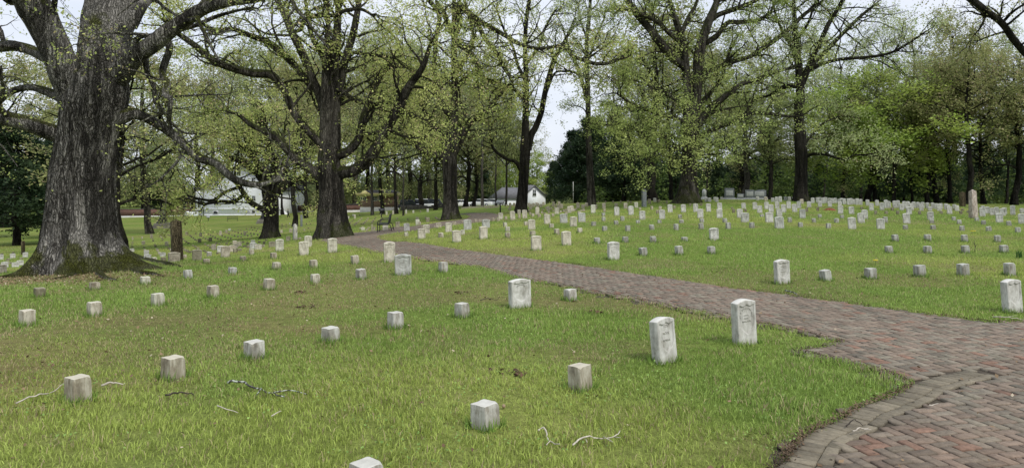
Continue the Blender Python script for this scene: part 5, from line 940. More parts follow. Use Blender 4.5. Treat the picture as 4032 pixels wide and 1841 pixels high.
# right woods, trunks one can tell apart
for px, D, yt, key, w, lb in [(2575, 80, 60, 'oakA', 1.5, 'thick dark double trunk left of the fifth oak'), (2645, 88, 250, 'midA', .9, 'tree behind the left root of the fifth oak'), (2778, 84, 300, 'youngB', 1.1, 'slim tree right of the fifth oak trunk'), (2935, 80, 330, 'bareA', 1.2, 'forked trunk behind the granite monuments'), (2912, 84, 420, 'oakC', .8, 'leaning trunk behind the pale low monument'),
    (3030, 72, 380, 'midA', .8, 'black trunk right of the sloping granite monument'), (3240, 85, 420, 'youngB', .9, 'thin bent tree right of the sixth tree trunk'), (3320, 76, 330, 'youngA', 1.3, 'black trunked tree with bright yellow green crown'), (3415, 74, 420, 'oakC', .8, 'left of the clump of dark trunks on the crest'), (3445, 76, 300, 'midA', .7, 'right of the clump of dark trunks on the crest'), (3520, 70, 390, 'youngA', 1.3, 'bright yellow green young tree above the crest line'),
    (3590, 72, 340, 'youngA', .9, 'bright young tree between the pines'), (3655, 70, 280, 'oakA', .6, 'tree trunk leaning left behind the crest line', ), (3690, 71, 330, 'oakC', .6, 'dark trunk next to the leaning one'), (3745, 70, 260, 'oakC', .5, 'dark trunk left of the brown obelisk'), (3812, 66, 230, 'oakA', .75, 'brown trunk right behind the two obelisks'), (3875, 70, 300, 'midA', .8, 'dark trunk right of the tan obelisk'), (3992, 68, 250, 'oakC', .75, 'dark trunk near the right edge of the crest'), (4045, 66, 300, 'oakA', .6, 'trunk at the very right edge'),
    (3330, 105, 180, 'oakB', 1.1, 'tall pale tree behind the bright young one'), (3480, 110, 150, 'bareA', 1.1, 'tall nearly bare tree above the woods'), (3620, 112, 120, 'oakB', 1.2, 'tall hazy green tree in the upper right woods'), (3760, 108, 130, 'oakA', 1.1, 'tall olive tree over the obelisks'), (3900, 110, 110, 'bareA', 1.1, 'tall thin leaved tree over the right woods'), (4010, 105, 160, 'oakB', 1.1, 'tall tree at the right end of the woods'),
    (3130, 115, 170, 'oakB', 1.1, 'tall tree behind the sixth tree crown'), (3000, 118, 200, 'oakA', 1.1, 'tall olive tree behind the granite monuments'), (2840, 120, 220, 'oakB', 1.1, 'tall pale green tree behind the right limbs of the fifth oak'), (2700, 122, 180, 'oakC', 1.2, 'tall tree directly behind the fifth oak'), (2520, 125, 220, 'oakB', 1.0, 'tall tree behind the thick double trunk'), (2420, 130, 170, 'bareA', 1.0, 'tall bare tree over the central cedars')]:
    bg_tree(key, px, D, yt, {'o': 'oak_tree', 'm': 'broadleaf_tree', 'y': 'young_tree', 'b': 'bare_tree'}[key[0]], lb, w, group='woodland trees behind the crest')
# far rows filling the skyline on the left and centre
rgf = np.random.default_rng(5)
for i_, (px, D, yt, key) in enumerate([(150, 200, 420, 'midA'), (300, 210, 380, 'oakA'), (420, 190, 360, 'oakC'), (820, 210, 250, 'oakB'), (980, 215, 230, 'bareA'), (1110, 150, 240, 'midA'), (1200, 170, 200, 'oakB'), (1260, 190, 250, 'oakA'), (1400, 175, 230, 'oakB'), (1440, 200, 300, 'midA'), (1540, 180, 200, 'oakB'), (1610, 190, 280, 'oakA'), (1700, 180, 200, 'oakB'), (1780, 200, 300, 'midA'), (1870, 210, 330, 'oakC'), (1960, 215, 420, 'midA'), (2030, 220, 500, 'oakC')]):
    where = ['behind the dark cedar at left', 'far behind the great oak', 'behind the great oak trunk', 'behind the white house chimney side', 'behind the white house right side', 'right of the white house', 'behind the walking person', 'left behind the second oak', 'behind the second oak trunk', 'behind the brick building left part', 'behind the brick building middle', 'behind the dark vehicles', 'left of the third oak', 'behind the third oak', 'behind the parked cars', 'above the barn left end', 'above the barn roof'][i_]
    bg_tree(key, px, D, yt, 'distant_tree', 'hazy distant tree on the skyline ' + where, group='distant skyline trees')
# masses nobody could count
def leaf_cloud(name, label, blobs, size, per, cols, seed):
    rg = np.random.default_rng(seed); C = []
    for x, y, z, rx, ry, rz_ in blobs:
        n = max(20, int(per * rx * rz_)); u_ = rg.normal(0, 1, (n, 3)); u_ /= np.linalg.norm(u_, axis=1, keepdims=True); u_ *= rg.random((n, 1)) ** .4; c = np.array([x, y, z]) + u_ * np.array([rx, ry, rz_]); C.append(c)
    C = np.vstack(C); keep = fbm(C * .35, 3, seed) > .38; C = C[keep]
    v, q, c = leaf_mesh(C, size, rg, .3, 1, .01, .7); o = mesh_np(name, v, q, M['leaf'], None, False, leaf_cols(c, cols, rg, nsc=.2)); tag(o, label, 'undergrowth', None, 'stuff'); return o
bl = []
for px in np.arange(2300, 4300, 42):
    D = rgf.uniform(88, 130) ; D = D * (1 - .12 * (px > 3300)); X = (px - CX) * D / FPX; h_ = rgf.uniform(1.5, 4.5); bl.append((X, D, hz(X, D) + h_ * .55, rgf.uniform(1.5, 3.2), 2, h_))
leaf_cloud('undergrowth', 'light green woodland undergrowth behind the crest of graves', bl, .42, 85, ((.06, .10, .028), (.15, .21, .055)), 8)
bl = []
for px in np.arange(-300, 4500, 60):
    D = rgf.uniform(215, 300); X = (px - CX) * D / FPX; gap = 2090 < px < 2240
    h_ = (rgf.uniform(3, 4) if gap else rgf.uniform(9, 15)); zt_ = hz(np.clip(X, -240, 260), min(D, 330)) if abs(X) < 250 else -6
    for k_ in range(2): bl.append((X + rgf.normal(0, 4), D + rgf.normal(0, 6), zt_ + h_ * rgf.uniform(.35, .75), rgf.uniform(5, 8), 5, h_ * .6))
leaf_cloud('distant_woods', 'far wood closing the view behind everything', bl, .8, 30, ((.13, .17, .07), (.24, .27, .12)), 9)
bl = []
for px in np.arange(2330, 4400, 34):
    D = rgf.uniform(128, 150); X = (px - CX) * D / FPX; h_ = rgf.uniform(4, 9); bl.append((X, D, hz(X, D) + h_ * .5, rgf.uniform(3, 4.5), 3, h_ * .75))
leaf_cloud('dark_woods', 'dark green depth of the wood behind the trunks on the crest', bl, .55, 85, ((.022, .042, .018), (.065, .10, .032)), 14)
bl = []
for px in np.arange(1300, 1960, 28):
    D = rgf.uniform(150, 165); X = (px - CX) * D / FPX; h_ = rgf.uniform(1.5, 3.5); bl.append((X, D + 12, hz(X, D) + 3 + h_ * .5, 2.5, 2, h_))
leaf_cloud('hedge_growth', 'olive shrubs and low branches behind the parked vehicles', bl, .4, 40, ((.06, .08, .025), (.14, .155, .05)), 10)
# ------------------------------------------------------------------ buildings
def gbase(px, base, D, rz=0.0): 
    X = (px - CX) * D / FPX; return Vector((X, D, CAMH - (base - HOR) * D / FPX))
def window(parent, x, z, w, h, y=-.02, mat='dark_glass', muntin=True, nm='window'):
    m = MB(); m.box((x, y - .03, z + h / 2 + .04), (w + .16, .06, .09)); m.box((x, y - .03, z - h / 2 - .04), (w + .22, .1, .08)); m.box((x - w / 2 - .04, y - .03, z), (.08, .06, h)); m.box((x + w / 2 + .04, y - .03, z), (.08, .06, h))
    if muntin: m.box((x, y - .025, z), (.04, .04, h)); m.box((x, y - .028, z), (w, .04, .05))
    f = m.build(nm, M['white_trim'], parent); g = MB(); g.box((x, y - .005, z), (w, .03, h)); g.build('pane', M[mat], f); return f
# white house: gable end towards us
D = 150; k = D / FPX; p0 = gbase(946, 849, D); e = empty('white_house', p0, math.radians(-4)); tag(e, 'large white house half hidden by leaves, left beyond the hollow', 'house')
w = 162 * k; hE = 104 * k; hR = 200 * k; dep = 14
m = MB(); m.prism([(-w, -1), (w, -1), (w, hE), (0, hR), (-w, hE)], 0, dep); m.build('wall', M['white_wall'], e)
m = MB(); m.box((0, -.06, 27 * k), (2 * w + .2, .14, .22)); m.box((0, dep / 2, .0), (2 * w + .1, dep + .1, .5)); m.build('water_table', M['white_trim'], e)
m = MB()
for s in (-1, 1):
    L_ = math.hypot(w, hR - hE) + .9; a_ = math.atan2(hR - hE, w); m.box((s * (w / 2 + .25), dep / 2, (hE + hR) / 2 + .02), (L_, dep + 1.2, .22), ry=s * a_)
m.build('roof', M['roof_dark'], e)
m = MB(); m.box((-2.2, 7, hR + .3), (1.1, .9, 2.6)); m.build('chimney', M['brick_wall'], e)
for px_, yt, yb, wp in ((848, 775, 808, 16), (922, 768, 806, 14), (1001, 771, 790, 13), (848, 700, 735, 14), (1000, 700, 735, 14), (940, 655, 690, 13)):
    window(e, (px_ - 946) * k, (849 - (yt + yb) / 2) * k, wp * k, (yb - yt) * k)
for px_, yt, yb, wp, mt in ((846, 831, 843, 18, 'dark_glass'), (978, 828, 839, 14, 'sign_grey'), (1000, 827, 839, 12, 'dark_glass')):
    window(e, (px_ - 946) * k, (849 - (yt + yb) / 2) * k, wp * k, (yb - yt) * k, mat=mt, muntin=False, nm='basement_window')
m = MB(); m.tube([((797 - 946) * k, -.12, 0), ((797 - 946) * k, -.12, hE)], .07, 6); m.build('downspout', M['black'], e)
m = MB(); x0 = -w - 2.0; m.prism([(x0, -.5), (-w, -.5), (-w, 104 * k), (x0, 104 * k)], 2, 6); m.build('porch_wall', M['white_wall'], e)
m = MB(); m.box((x0 + 1, 4, 104 * k + .35), (2.8, 4.6, .22), ry=-.3); m.build('porch_roof', M['roof_dark'], e)
m = MB(); m.prism([(x0 - 1.9, -.5), (-w + .1, -.5), (-w + .1, 1.6), (x0 + .6, 1.5), (x0 - 1.9, .15)], 1.2, 1.98); m.build('stair_wall', M['white_wall'], e)
window(e, x0 + .85, 2.6, .75, 2.0, 1.98, nm='porch_door')
m = MB(); m.prism([(w, -.5), (w + 1.0, -.5), (w + .9, .5), (w, 1.2)], 1, 1.6); m.build('side_step', M['white_wall'], e)
for i_, (px_, y_) in enumerate([(729, 847), (738, 847), (733, 838), (741, 838)]):
    X, Y, Zz = at(px_, y_, 147); m = MB(); m.lathe((0, 0, 0), [(.1, -.22), (.25, -.12), (.27, .05), (.16, .2), (.03, .24)], 9); o = m.build('white_boulder', M['white_trim'], None, True); o.location = (X, Y, Zz + .1)
    tag(o, ['lower left', 'lower right', 'upper left', 'upper right'][i_] + ' white boulder of the little pile at the white house steps', 'boulder', 'pile of white boulders')
# low brick walls
def low_wall(px0, b0, px1, b1, D0, D1, hpx0, hpx1, label, basepx=0):
    A = gbase(px0, b0, D0); B = gbase(px1, b1, D1); L_ = (B.xy - A.xy).length; an = math.atan2(B.y - A.y, B.x - A.x); e = empty('brick_wall', A, an); tag(e, label, 'wall'); h = (hpx0 * D0 + hpx1 * D1) / 2 / FPX; dz = B.z - A.z
    hb = basepx * D0 / FPX; m = MB(); v = [(0, 0, hb - .02 + 0), (L_, 0, hb + dz), (L_, .4, hb + dz), (0, .4, hb), (0, 0, h), (L_, 0, h + dz), (L_, .4, h + dz), (0, .4, h)]
    m.add(v, [(0, 3, 2, 1), (4, 5, 6, 7), (0, 1, 5, 4), (1, 2, 6, 5), (2, 3, 7, 6), (3, 0, 4, 7)]); m.build('brickwork', M['brick_wall'], e)
    v = [(0, -.04, h), (L_, -.04, h + dz), (L_, .44, h + dz), (0, .44, h), (0, -.04, h + .14), (L_, -.04, h + dz + .14), (L_, .44, h + dz + .14), (0, .44, h + .14)]; m = MB(); m.add(v, [(0, 3, 2, 1), (4, 5, 6, 7), (0, 1, 5, 4), (1, 2, 6, 5), (2, 3, 7, 6), (3, 0, 4, 7)]); m.build('coping', M['roof_dark'], e)
    if basepx:
        v = [(0, -.06, -1.5), (L_, -.06, -1.5 + dz), (L_, .5, -1.5 + dz), (0, .5, -1.5), (0, -.06, hb), (L_, -.06, hb + dz), (L_, .5, hb + dz), (0, .5, hb)]; m = MB(); m.add(v, [(0, 3, 2, 1), (4, 5, 6, 7), (0, 1, 5, 4), (1, 2, 6, 5), (2, 3, 7, 6), (3, 0, 4, 7)]); m.build('footing', M['concrete'], e)
low_wall(440, 853, 770, 850, 154, 157, 28, 28, 'long low brick wall left of the white house', 3)
low_wall(1104, 845, 1420, 840, 162, 150, 36, 31, 'low brick wall with pale footing right of the white house', 13)
# brick house behind the wall at left
p0 = gbase(725, 845, 175); k = 175 / FPX; e = empty('brick_house', p0, 0); tag(e, 'small brick house behind the low wall, left of the white house', 'house')
m = MB(); m.prism([(-38 * k, -2), (40 * k, -2), (40 * k, 56 * k), (-38 * k, 56 * k)], 0, 6); m.build('wall', M['brick_wall'], e)
m = MB(); m.prism([(-6, 0), (6, 0), (4, 1.6), (-4, 1.6)], -.4, 6.4); o = m.build('roof', M['roof_dark'], e); o.location.z = 56 * k
for x_ in (.2, 1.9): window(e, x_, 40 * k, .8, 1.5)
# brick station with cream eaves
D = 140; k = D / FPX; p0 = gbase(1485, 833, D); e = empty('brick_building', p0, 0); tag(e, 'small brick building with cream eaves and pale stone footing', 'building')
xl, xr = (1419 - 1485) * k, (1551 - 1485) * k
m = MB(); m.box(((xl + xr) / 2, 3, 9 * k - .5), (xr - xl + .12, 6.1, 18 * k + 1)); m.build('footing', M['concrete'], e)
m = MB(); m.box(((xl + xr) / 2, 3, (18 + 68) / 2 * k), (xr - xl, 6, 50 * k)); m.build('wall', M['brick_house'], e)
m = MB(); m.box(((xl + xr) / 2 - .1, 2.6, 66 * k), (xr - xl + .9, 7.4, 7 * k)); m.box(((xl + xr) / 2 - .1, 2.5, 71 * k), (xr - xl + 1.2, 7.7, 3 * k)); m.prism([(xl + .1, 72 * k), (xl + 1.9, 72 * k), (xl + 1.0, 85 * k)], -1.0, -.7); m.build('eaves', M['cream'], e)
m = MB(); m.prism([(xl - .4, 72.5 * k), (xr + .4, 72.5 * k), (xr - 1, 84 * k), (xl + 1.2, 84 * k)], -.6, 6.2); m.build('roof', M['roof_dark'], e)
for px_ in (1424, 1432, 1439): window(e, (px_ - 1485) * k, 52 * k, .22, 13 * k, muntin=False)
window(e, (1477 - 1485) * k, 52 * k, .7, 15 * k); window(e, (1485 - 1485) * k + .55, 52 * k, .35, 15 * k, muntin=False)
# white barn
D = 150; k = D / FPX; p0 = gbase(2104, 812, D); e = empty('barn', p0, math.radians(16)); tag(e, 'small white barn with grey roof and one dark loft window', 'barn')
hw_, hE, hR = 46 * k, 40 * k, 80 * k; Lb = 8.5
m = MB(); m.prism([(-hw_, -1), (hw_, -1), (hw_, hE), (0, hR), (-hw_, hE)], 0, Lb); m.build('wall', M['white_wall'], e)
m = MB(); a_ = math.atan2(hR - hE, hw_); L_ = math.hypot(hw_, hR - hE) + .45
for s in (-1, 1): m.box((s * (hw_ / 2 + .17), Lb / 2, (hE + hR) / 2 - .02), (L_, Lb + .7, .14), ry=s * a_)
m.build('roof', M['roof_grey'], e)
window(e, -.0, 53 * k, 12 * k, 24 * k, nm='loft_window')
# its long side reaches left behind the trees
m = MB(); m.prism([(-hw_ - 5.2, -1), (-hw_ - .01, -1), (-hw_ - .01, 32 * k), (-hw_ - 5.2, 32 * k)], 1.0, 6.5); m.build('side_wing', M['white_wall'], e)
m = MB(); m.add([(-hw_ - 5.6, .6, 31 * k), (-hw_ + 1.2, .6, 31 * k), (-hw_ + 1.2, 3.8, 74 * k), (-hw_ - 3.4, 3.8, 74 * k), (-hw_ - 5.6, 7, 31 * k), (-hw_ + 1.2, 7, 31 * k)], [(0, 1, 2, 3), (3, 2, 5, 4), (0, 3, 4), (1, 5, 2), (0, 4, 5, 1)]); m.build('wing_roof', M['roof_grey'], e)
m = MB(); m.tube([(0, 0, 0), (0, 0, 3.4)], .05, 6); X, Y, Zz = at(2257, 790, 110); o = m.build('utility_pole', M['concrete']); o.location = (X, Y, hz(X, Y)); tag(o, 'thin pale pole standing before the light woods right of the barn', 'pole')
# ------------------------------------------------------------------ vehicles
for nm_, c_ in (('car_black', (.012, .013, .016)), ('car_white', (.75, .76, .78)), ('car_silver', (.35, .37, .39)), ('car_green', (.03, .06, .045))): M[nm_] = flat(nm_, c_, .25, .1, var=.05, spec=.6)
M['tyre'] = flat('tyre_rubber', (.02, .02, .02), .9); M['chrome'] = flat('rim_metal', (.4, .4, .42), .3, .8); M['lamp'] = flat('lamp_glass', (.7, .7, .66), .2)
def car(px, base, D, rz, mat, label, tall=False):
    p = gbase(px, base, D); p.z = hz(p.x, D); e = empty('parked_vehicle', p, rz); tag(e, label, 'car', 'vehicles parked beyond the trees')
    h = 1.85 if tall else 1.45; side = [(-2.3, .3), (2.25, .3), (2.3, .62), (2.2, .85), (1.15, .98), (-2.2, .98), (-2.3, .6)]
    m = MB(); m.prism(side, -.86, .86); m.build('body', M[mat], e, bevel=.05)
    rf = [(-2.0, .98), (1.1, .98), (.45, h - .06), (-1.8 if tall else -1.2, h - .06)]; m = MB(); m.prism(rf, -.76, .76); m.build('window_glass', M['dark_glass'], e, bevel=.03)
    m = MB(); m.box((-.6 if tall else -.35, 0, h - .03), (2.4 if tall else 1.7, 1.5, .08)); m.build('roof', M[mat], e, bevel=.03)
    for x_ in (-1.4, 1.4):
        for y_ in (-.84, .84):
            m = MB(); m.tube([(x_, y_ - .1, .33), (x_, y_ + .1, .33)], .33, 16); wh = m.build('wheel', M['tyre'], e); m = MB(); m.tube([(x_, y_ - .11, .33), (x_, y_ + .11, .33)], .19, 12); m.build('rim', M['chrome'], wh)
    for y_ in (-.6, .6): m = MB(); m.box((2.28, y_, .7), (.06, .35, .16)); m.build('headlight', M['lamp'], e, bevel=.02)
car(1615, 822, 140, .2, 'car_black', 'black tall vehicle behind the thin dark sapling', True); car(1672, 822, 142, .1, 'car_white', 'white roofed vehicle between the sapling and the third oak', True)
car(1815, 822, 140, .25, 'car_white', 'white car showing just right of the third oak trunk'); car(1892, 814, 140, 2.9, 'car_white', 'white car parked behind the far pale obelisk'); car(1942, 812, 143, .15, 'car_silver', 'silver car parked left of the white barn'); car(1720, 822, 146, .1, 'car_black', 'dark car mostly hidden by the trees left of the third oak', True)
m = MB()
for i_ in range(26):
    x_ = i_ * .9; m.box((x_ + rng.normal(0, .05), rng.normal(0, .06), .35 + rng.normal(0, .05)), (.95, .6, .95), rz=rng.normal(0, .05))
A = gbase(1590, 828, 128); o = m.build('stone_wall', flat('dark_stone', (.06, .058, .05), .95, var=.5), None, bevel=.06); o.location = (A.x, A.y, hz(A.x, A.y)); tag(o, 'low dark dry stone wall before the parked vehicles', 'wall')
# ------------------------------------------------------------------ cannon monuments
def cannon(px, base, D, label, s=1.0):
    X = (px - CX) * D / FPX; e = empty('cannon_monument', (X, D, hz(X, D)), .2); tag(e, label, 'monument')
    m = MB()
    for z_, w_ in ((.0, 2.15), (.24, 2.0), (.47, 1.8)):
        n = 5
        for i_ in range(n): m.box(((-w_ / 2 + w_ / n * (i_ + .5)) * s, 0, (z_ + .05) * s), (w_ / n * 1.02 * s, w_ * s, .25 * s), rz=0)
    m.build('plinth', M['limestone'], e, bevel=.03)
    m = MB(); m.box((0, 0, .72 * s), (1.2 * s, 1.2 * s, .3 * s)); m.box((0, 0, 1.0 * s), (.95 * s, .95 * s, .35 * s)); m.build('pedestal', M['black'], e, bevel=.02)
    m = MB(); m.lathe((0, 0, 0), [(.42 * s, 1.1 * s), (.42 * s, 1.35 * s), (.36 * s, 1.5 * s), (.34 * s, 2.2 * s), (.29 * s, 2.25 * s), (.25 * s, 3.4 * s), (.3 * s, 3.5 * s), (.3 * s, 3.62 * s), (.2 * s, 3.65 * s)], 20); b_1 = m.build('barrel', M['black'], e, True)
    for sx in (-1, 1): m = MB(); m.tube([(sx * .25 * s, 0, 2.1 * s), (sx * .5 * s, 0, 2.1 * s)], .08 * s, 8); m.build('trunnion', M['black'], b_1)
    for sx in (-1, 1): m = MB(); m.lathe((sx * .52 * s, -.52 * s, 0), [(.16 * s, .6 * s), (.16 * s, .7 * s), (.02, .85 * s)], 10); m.build('cannonball', M['black'], e, True)
cannon(641, 897, 96, 'black upturned cannon on a rough stone plinth, left of the white house'); cannon(1040, 880, 104, 'black cannon monument mostly hidden behind the dark middle oak', .9)
# ------------------------------------------------------------------ signs, benches
def wayside(px, base, D, rz, mat, label, h=.75, w=.6):
    X = (px - CX) * D / FPX; e = empty('wayside_sign', (X, D, hz(X, D)), rz); tag(e, label, 'sign')
    m = MB(); m.box((0, 0, h / 2 - .1), (.09, .07, h + .2)); m.build('post', M['black'], e)
    m = MB(); m.box((0, -.05, h + .06), (w, .42, .04), rx=math.radians(38)); f = m.build('frame', M['black'], e); m = MB(); m.box((0, -.068, h + .083), (w * .92, .38, .012), rx=math.radians(38)); m.build('panel', M[mat], f)
wayside(1970, 835, 62, -.5, 'sign_grey', 'grey slanted sign panel on a black post beside the slender tree', .85, .8); wayside(1502, 848, 78, .5, 'black', 'dark slanted sign on a post before the brick building'); wayside(820, 860, 128, .3, 'sign_grey', 'grey slanted sign on the lawn before the white house')
def bench(X, Y, rz, label, L=1.5, s=1.0):
    e = empty('bench', (X, Y, hz(X, Y)), rz); e.scale = (s, s, s); tag(e, label, 'bench', 'benches')
    for y_ in (-L / 2, L / 2):
        m = MB(); m.tube(catmull([(0, y_, -.03), (.0, y_, .35), (.02, y_, .55), (.1, y_, .62), (.3, y_, .65), (.5, y_, .66)], 4), .019, 8); m.tube([(.72, y_, -.03), (.6, y_, .38), (.5, y_, .45), (.57, y_, .88)], .019, 8); m.tube([(0, y_, .40), (.52, y_, .42)], .018, 8); m.tube([(0, y_, .14), (.66, y_, .16)], .016, 8)
        m.build('end_frame', M['black'], e, True)
    m = MB()
    for i_ in range(8): m.box((.04 + i_ * .062, 0, .435 - .003 * i_), (.042, L - .03, .014))
    m.build('seat', M['black'], e)
    m = MB()
    for i_ in range(int(L / .07)): y_ = -L / 2 + .06 + i_ * .07; m.tube([(.50, y_, .46), (.575, y_, .85)], .008, 5)
    m.tube([(.58, -L / 2, .87), (.58, L / 2, .87)], .02, 8); m.tube([(.49, -L / 2, .46), (.49, L / 2, .46)], .015, 8); m.build('backrest', M['black'], e)
bench(-6.42, 35.6, math.radians(6), 'black metal bench seen from its end on the lawn inside the path bend')
bench((917 - CX) * 126 / FPX, 126, math.radians(-78), 'grey bench on the lawn in front of the white house', 1.6, 1.0)
# ------------------------------------------------------------------ walking person
M['skin'] = flat('skin', (.42, .26, .19), .6, var=.08); M['jacket'] = flat('dark_green_jacket', (.028, .036, .026), .9, var=.2); M['trousers'] = flat('black_trousers', (.012, .012, .016), .9, var=.2); M['hair'] = flat('brown_hair', (.05, .035, .025), .9)
def skinned(name, pts, edges, radii, mat, parent, root=0, sub=2):
    me = bpy.data.meshes.new(name); me.from_pydata(pts, edges, []); o = bpy.data.objects.new(name, me); COL.objects.link(o); o.parent = parent
    s = o.modifiers.new('skin', 'SKIN')
    for i_, r in enumerate(radii):
        r = r if isinstance(r, tuple) else (r, r); me.skin_vertices[0].data[i_].radius = r
    me.skin_vertices[0].data[root].use_root = True; s.use_smooth_shade = True
    ss = o.modifiers.new('sub', 'SUBSURF'); ss.levels = sub; ss.render_levels = sub; me.materials.append(mat); return o
Xp = (1135 - CX) * 140 / FPX; e = empty('person', (Xp, 140, hz(Xp, 140)), math.radians(-70)); tag(e, 'person walking in dark green jacket and black trousers beside a grey tree trunk', 'person')
J = dict(pel=(0, 0, .95), che=(0, -.05, 1.28), neck=(0, -.06, 1.5), head=(0, -.1, 1.62), top=(0, -.09, 1.72), lsh=(.18, -.05, 1.43), lel=(.24, .08, 1.17), lha=(.25, -.08, .94), rsh=(-.18, -.05, 1.43), rel=(-.24, -.1, 1.18), rha=(-.24, -.3, 1.02), lhi=(.1, 0, .9), lkn=(.1, -.14, .5), lan=(.1, -.16, .08), lto=(.1, -.34, .04), rhi=(-.1, 0, .9), rkn=(-.1, .1, .5), ran=(-.1, .36, .14), rto=(-.1, .26, .03))
ks = list(J); ix = {a: i_ for i_, a in enumerate(ks)}
E = [(ix[a], ix[b2]) for a, b2 in (('pel', 'che'), ('che', 'neck'), ('neck', 'head'), ('head', 'top'), ('che', 'lsh'), ('lsh', 'lel'), ('lel', 'lha'), ('che', 'rsh'), ('rsh', 'rel'), ('rel', 'rha'), ('pel', 'lhi'), ('lhi', 'lkn'), ('lkn', 'lan'), ('lan', 'lto'), ('pel', 'rhi'), ('rhi', 'rkn'), ('rkn', 'ran'), ('ran', 'rto'))]
Rd = dict(pel=(.14, .1), che=(.15, .1), neck=.055, head=(.075, .09), top=.05, lsh=.06, lel=.045, lha=.035, rsh=.06, rel=.045, rha=.035, lhi=.09, lkn=.06, lan=.04, lto=.035, rhi=.09, rkn=.06, ran=.04, rto=.035)
skinned('body', [J[a] for a in ks], E, [Rd[a] for a in ks], M['skin'], e, 0)
jk = ['pel', 'che', 'neck', 'lsh', 'lel', 'lha', 'rsh', 'rel', 'rha']; jx = {a: i_ for i_, a in enumerate(jk)}
def lerp(a, b2, t): return tuple(np.array(a) * (1 - t) + np.array(b2) * t)
jp = [J['pel'], J['che'], lerp(J['che'], J['neck'], .8), J['lsh'], J['lel'], lerp(J['lel'], J['lha'], .85), J['rsh'], J['rel'], lerp(J['rel'], J['rha'], .85)]
skinned('jacket', jp, [(0, 1), (1, 2), (1, 3), (3, 4), (4, 5), (1, 6), (6, 7), (7, 8)], [(.19, .15), (.2, .15), .09, .085, .07, .055, .085, .07, .055], M['jacket'], e, 0)
skinned('trousers', [J['pel'], J['lhi'], J['lkn'], lerp(J['lkn'], J['lan'], .9), J['rhi'], J['rkn'], lerp(J['rkn'], J['ran'], .9)], [(0, 1), (1, 2), (2, 3), (0, 4), (4, 5), (5, 6)], [(.16, .12), .11, .08, .065, .11, .08, .065], M['trousers'], e, 0)
skinned('hair', [(0, -.08, 1.68), (0, -.04, 1.66), (0, -.07, 1.74)], [(0, 1), (0, 2)], [.085, .085, .06], M['hair'], e, 0)
# ------------------------------------------------------------------ sticks and small things on the lawn
def stick(zone, pts, r, mat, label, branches=()):
    ox, oy, s = zone; m = MB(); P = []
    def conv(pp): 
        q = [hit(ox + x / s, oy + y / s) for x, y in pp]; return np.array([(a_, b2, hz(a_, b2) + .038 + .014 * math.sin(i_ * 2.1)) for i_, (a_, b2) in enumerate(q)])
    P = conv(pts); c = P.mean(0); q = catmull(P, 4); q = q + rng.normal(0, r * .5, q.shape); m.tube(q - c, np.linspace(r, r * .45, len(q)), 7)
    for bb in branches: q2 = conv(bb); q2 = catmull(q2, 3) + 0; m.tube(q2 - c, np.linspace(r * .6, r * .25, len(q2)), 6)
    o = m.build('fallen_branch', M[mat], None, True); o.location = c; tag(o, label, 'branch', 'dead branches fallen on the grass')
mL, tL, pL = newmat('lichen_branch'); tL.links.new(ramp(tL, noise(tL, coords(tL), 34, 3, .5), [(.5, (.03, .026, .02)), (.56, (.42, .45, .38))]), pL.inputs['Base Color']); M['lichen'] = mL
stick(zc, [(1335, 700), (1400, 705), (1530, 740), (1665, 790)], .011, 'lichen', 'thick lichen spotted dead branch lying among the foreground grass', ([(1530, 740), (1500, 790)], [(1600, 765), (1700, 760), (1800, 765)]))
stick(zc, [(970, 780), (1060, 772), (1135, 770)], .008, 'stick_dark', 'short dark stick before the lichen covered branch'); stick(zc, [(600, 720), (660, 712), (730, 707)], .009, 'stick', 'straight pale stick right of the nearest tan grave block')
stick(zc, [(95, 825), (230, 785), (300, 755), (375, 712)], .006, 'stick', 'long thin stick leading to the nearest tan grave block'); stick(zc, [(1275, 843), (1300, 865), (1395, 875)], .005, 'stick', 'thin hooked pale twig below the lichen covered branch')
stick(zc, [(1590, 905), (1645, 885)], .005, 'stick', 'tiny pale twig right of the hooked twig'); stick(zb, [(1215, 990), (1250, 987), (1275, 1030), (1290, 1060), (1345, 1088)], .006, 'stick', 'left of the two white forked twigs at bottom centre', ([(1265, 1078), (1290, 1062)],))
stick(zb, [(1420, 1075), (1500, 1040), (1590, 1028), (1665, 1030), (1700, 1005)], .006, 'stick', 'right of the two white forked twigs at bottom centre', ([(1495, 1042), (1505, 1075)], [(1600, 1028), (1655, 1072)], [(1665, 1030), (1700, 1045)]))
stick(za, [(680, 995), (720, 990), (775, 970)], .006, 'stick', 'forked grey twig lying across the path border bricks', ([(740, 985), (790, 998)],)); stick(za, [(645, 960), (690, 938), (745, 948)], .005, 'stick_dark', 'small dark twig on the border bricks by the grass'); stick(za, [(1130, 845), (1180, 838)], .005, 'stick', 'tiny straw on the herringbone bricks'); stick(za, [(290, 152), (330, 168), (368, 180)], .012, 'lichen', 'mottled stick at the far edge of the brick path'); stick(za, [(1500, 312), (1590, 318), (1683, 322)], .006, 'stick', 'dry stalks lying along the right path edge', ([(1560, 316), (1640, 308)],))
stick(zb, [(878, 212), (930, 205), (980, 207)], .006, 'stick_dark', 'small twig between two grave blocks left of the UNKNOWN headstone')
X, Dd = hit(1300 + 1016 / 1.4867, 1050 + 842 / 1.4867); m = MB(); m.lathe((0, 0, 0), [(.006, 0), (.013, .008), (.014, .018), (.006, .028)], 10); o = m.build('mushroom', flat('tan_mushroom', (.3, .22, .14), .7), None, True); o.location = (X, Dd, hz(X, Dd) + .02); tag(o, 'small tan mushroom right of the cracked grave block', 'mushroom')
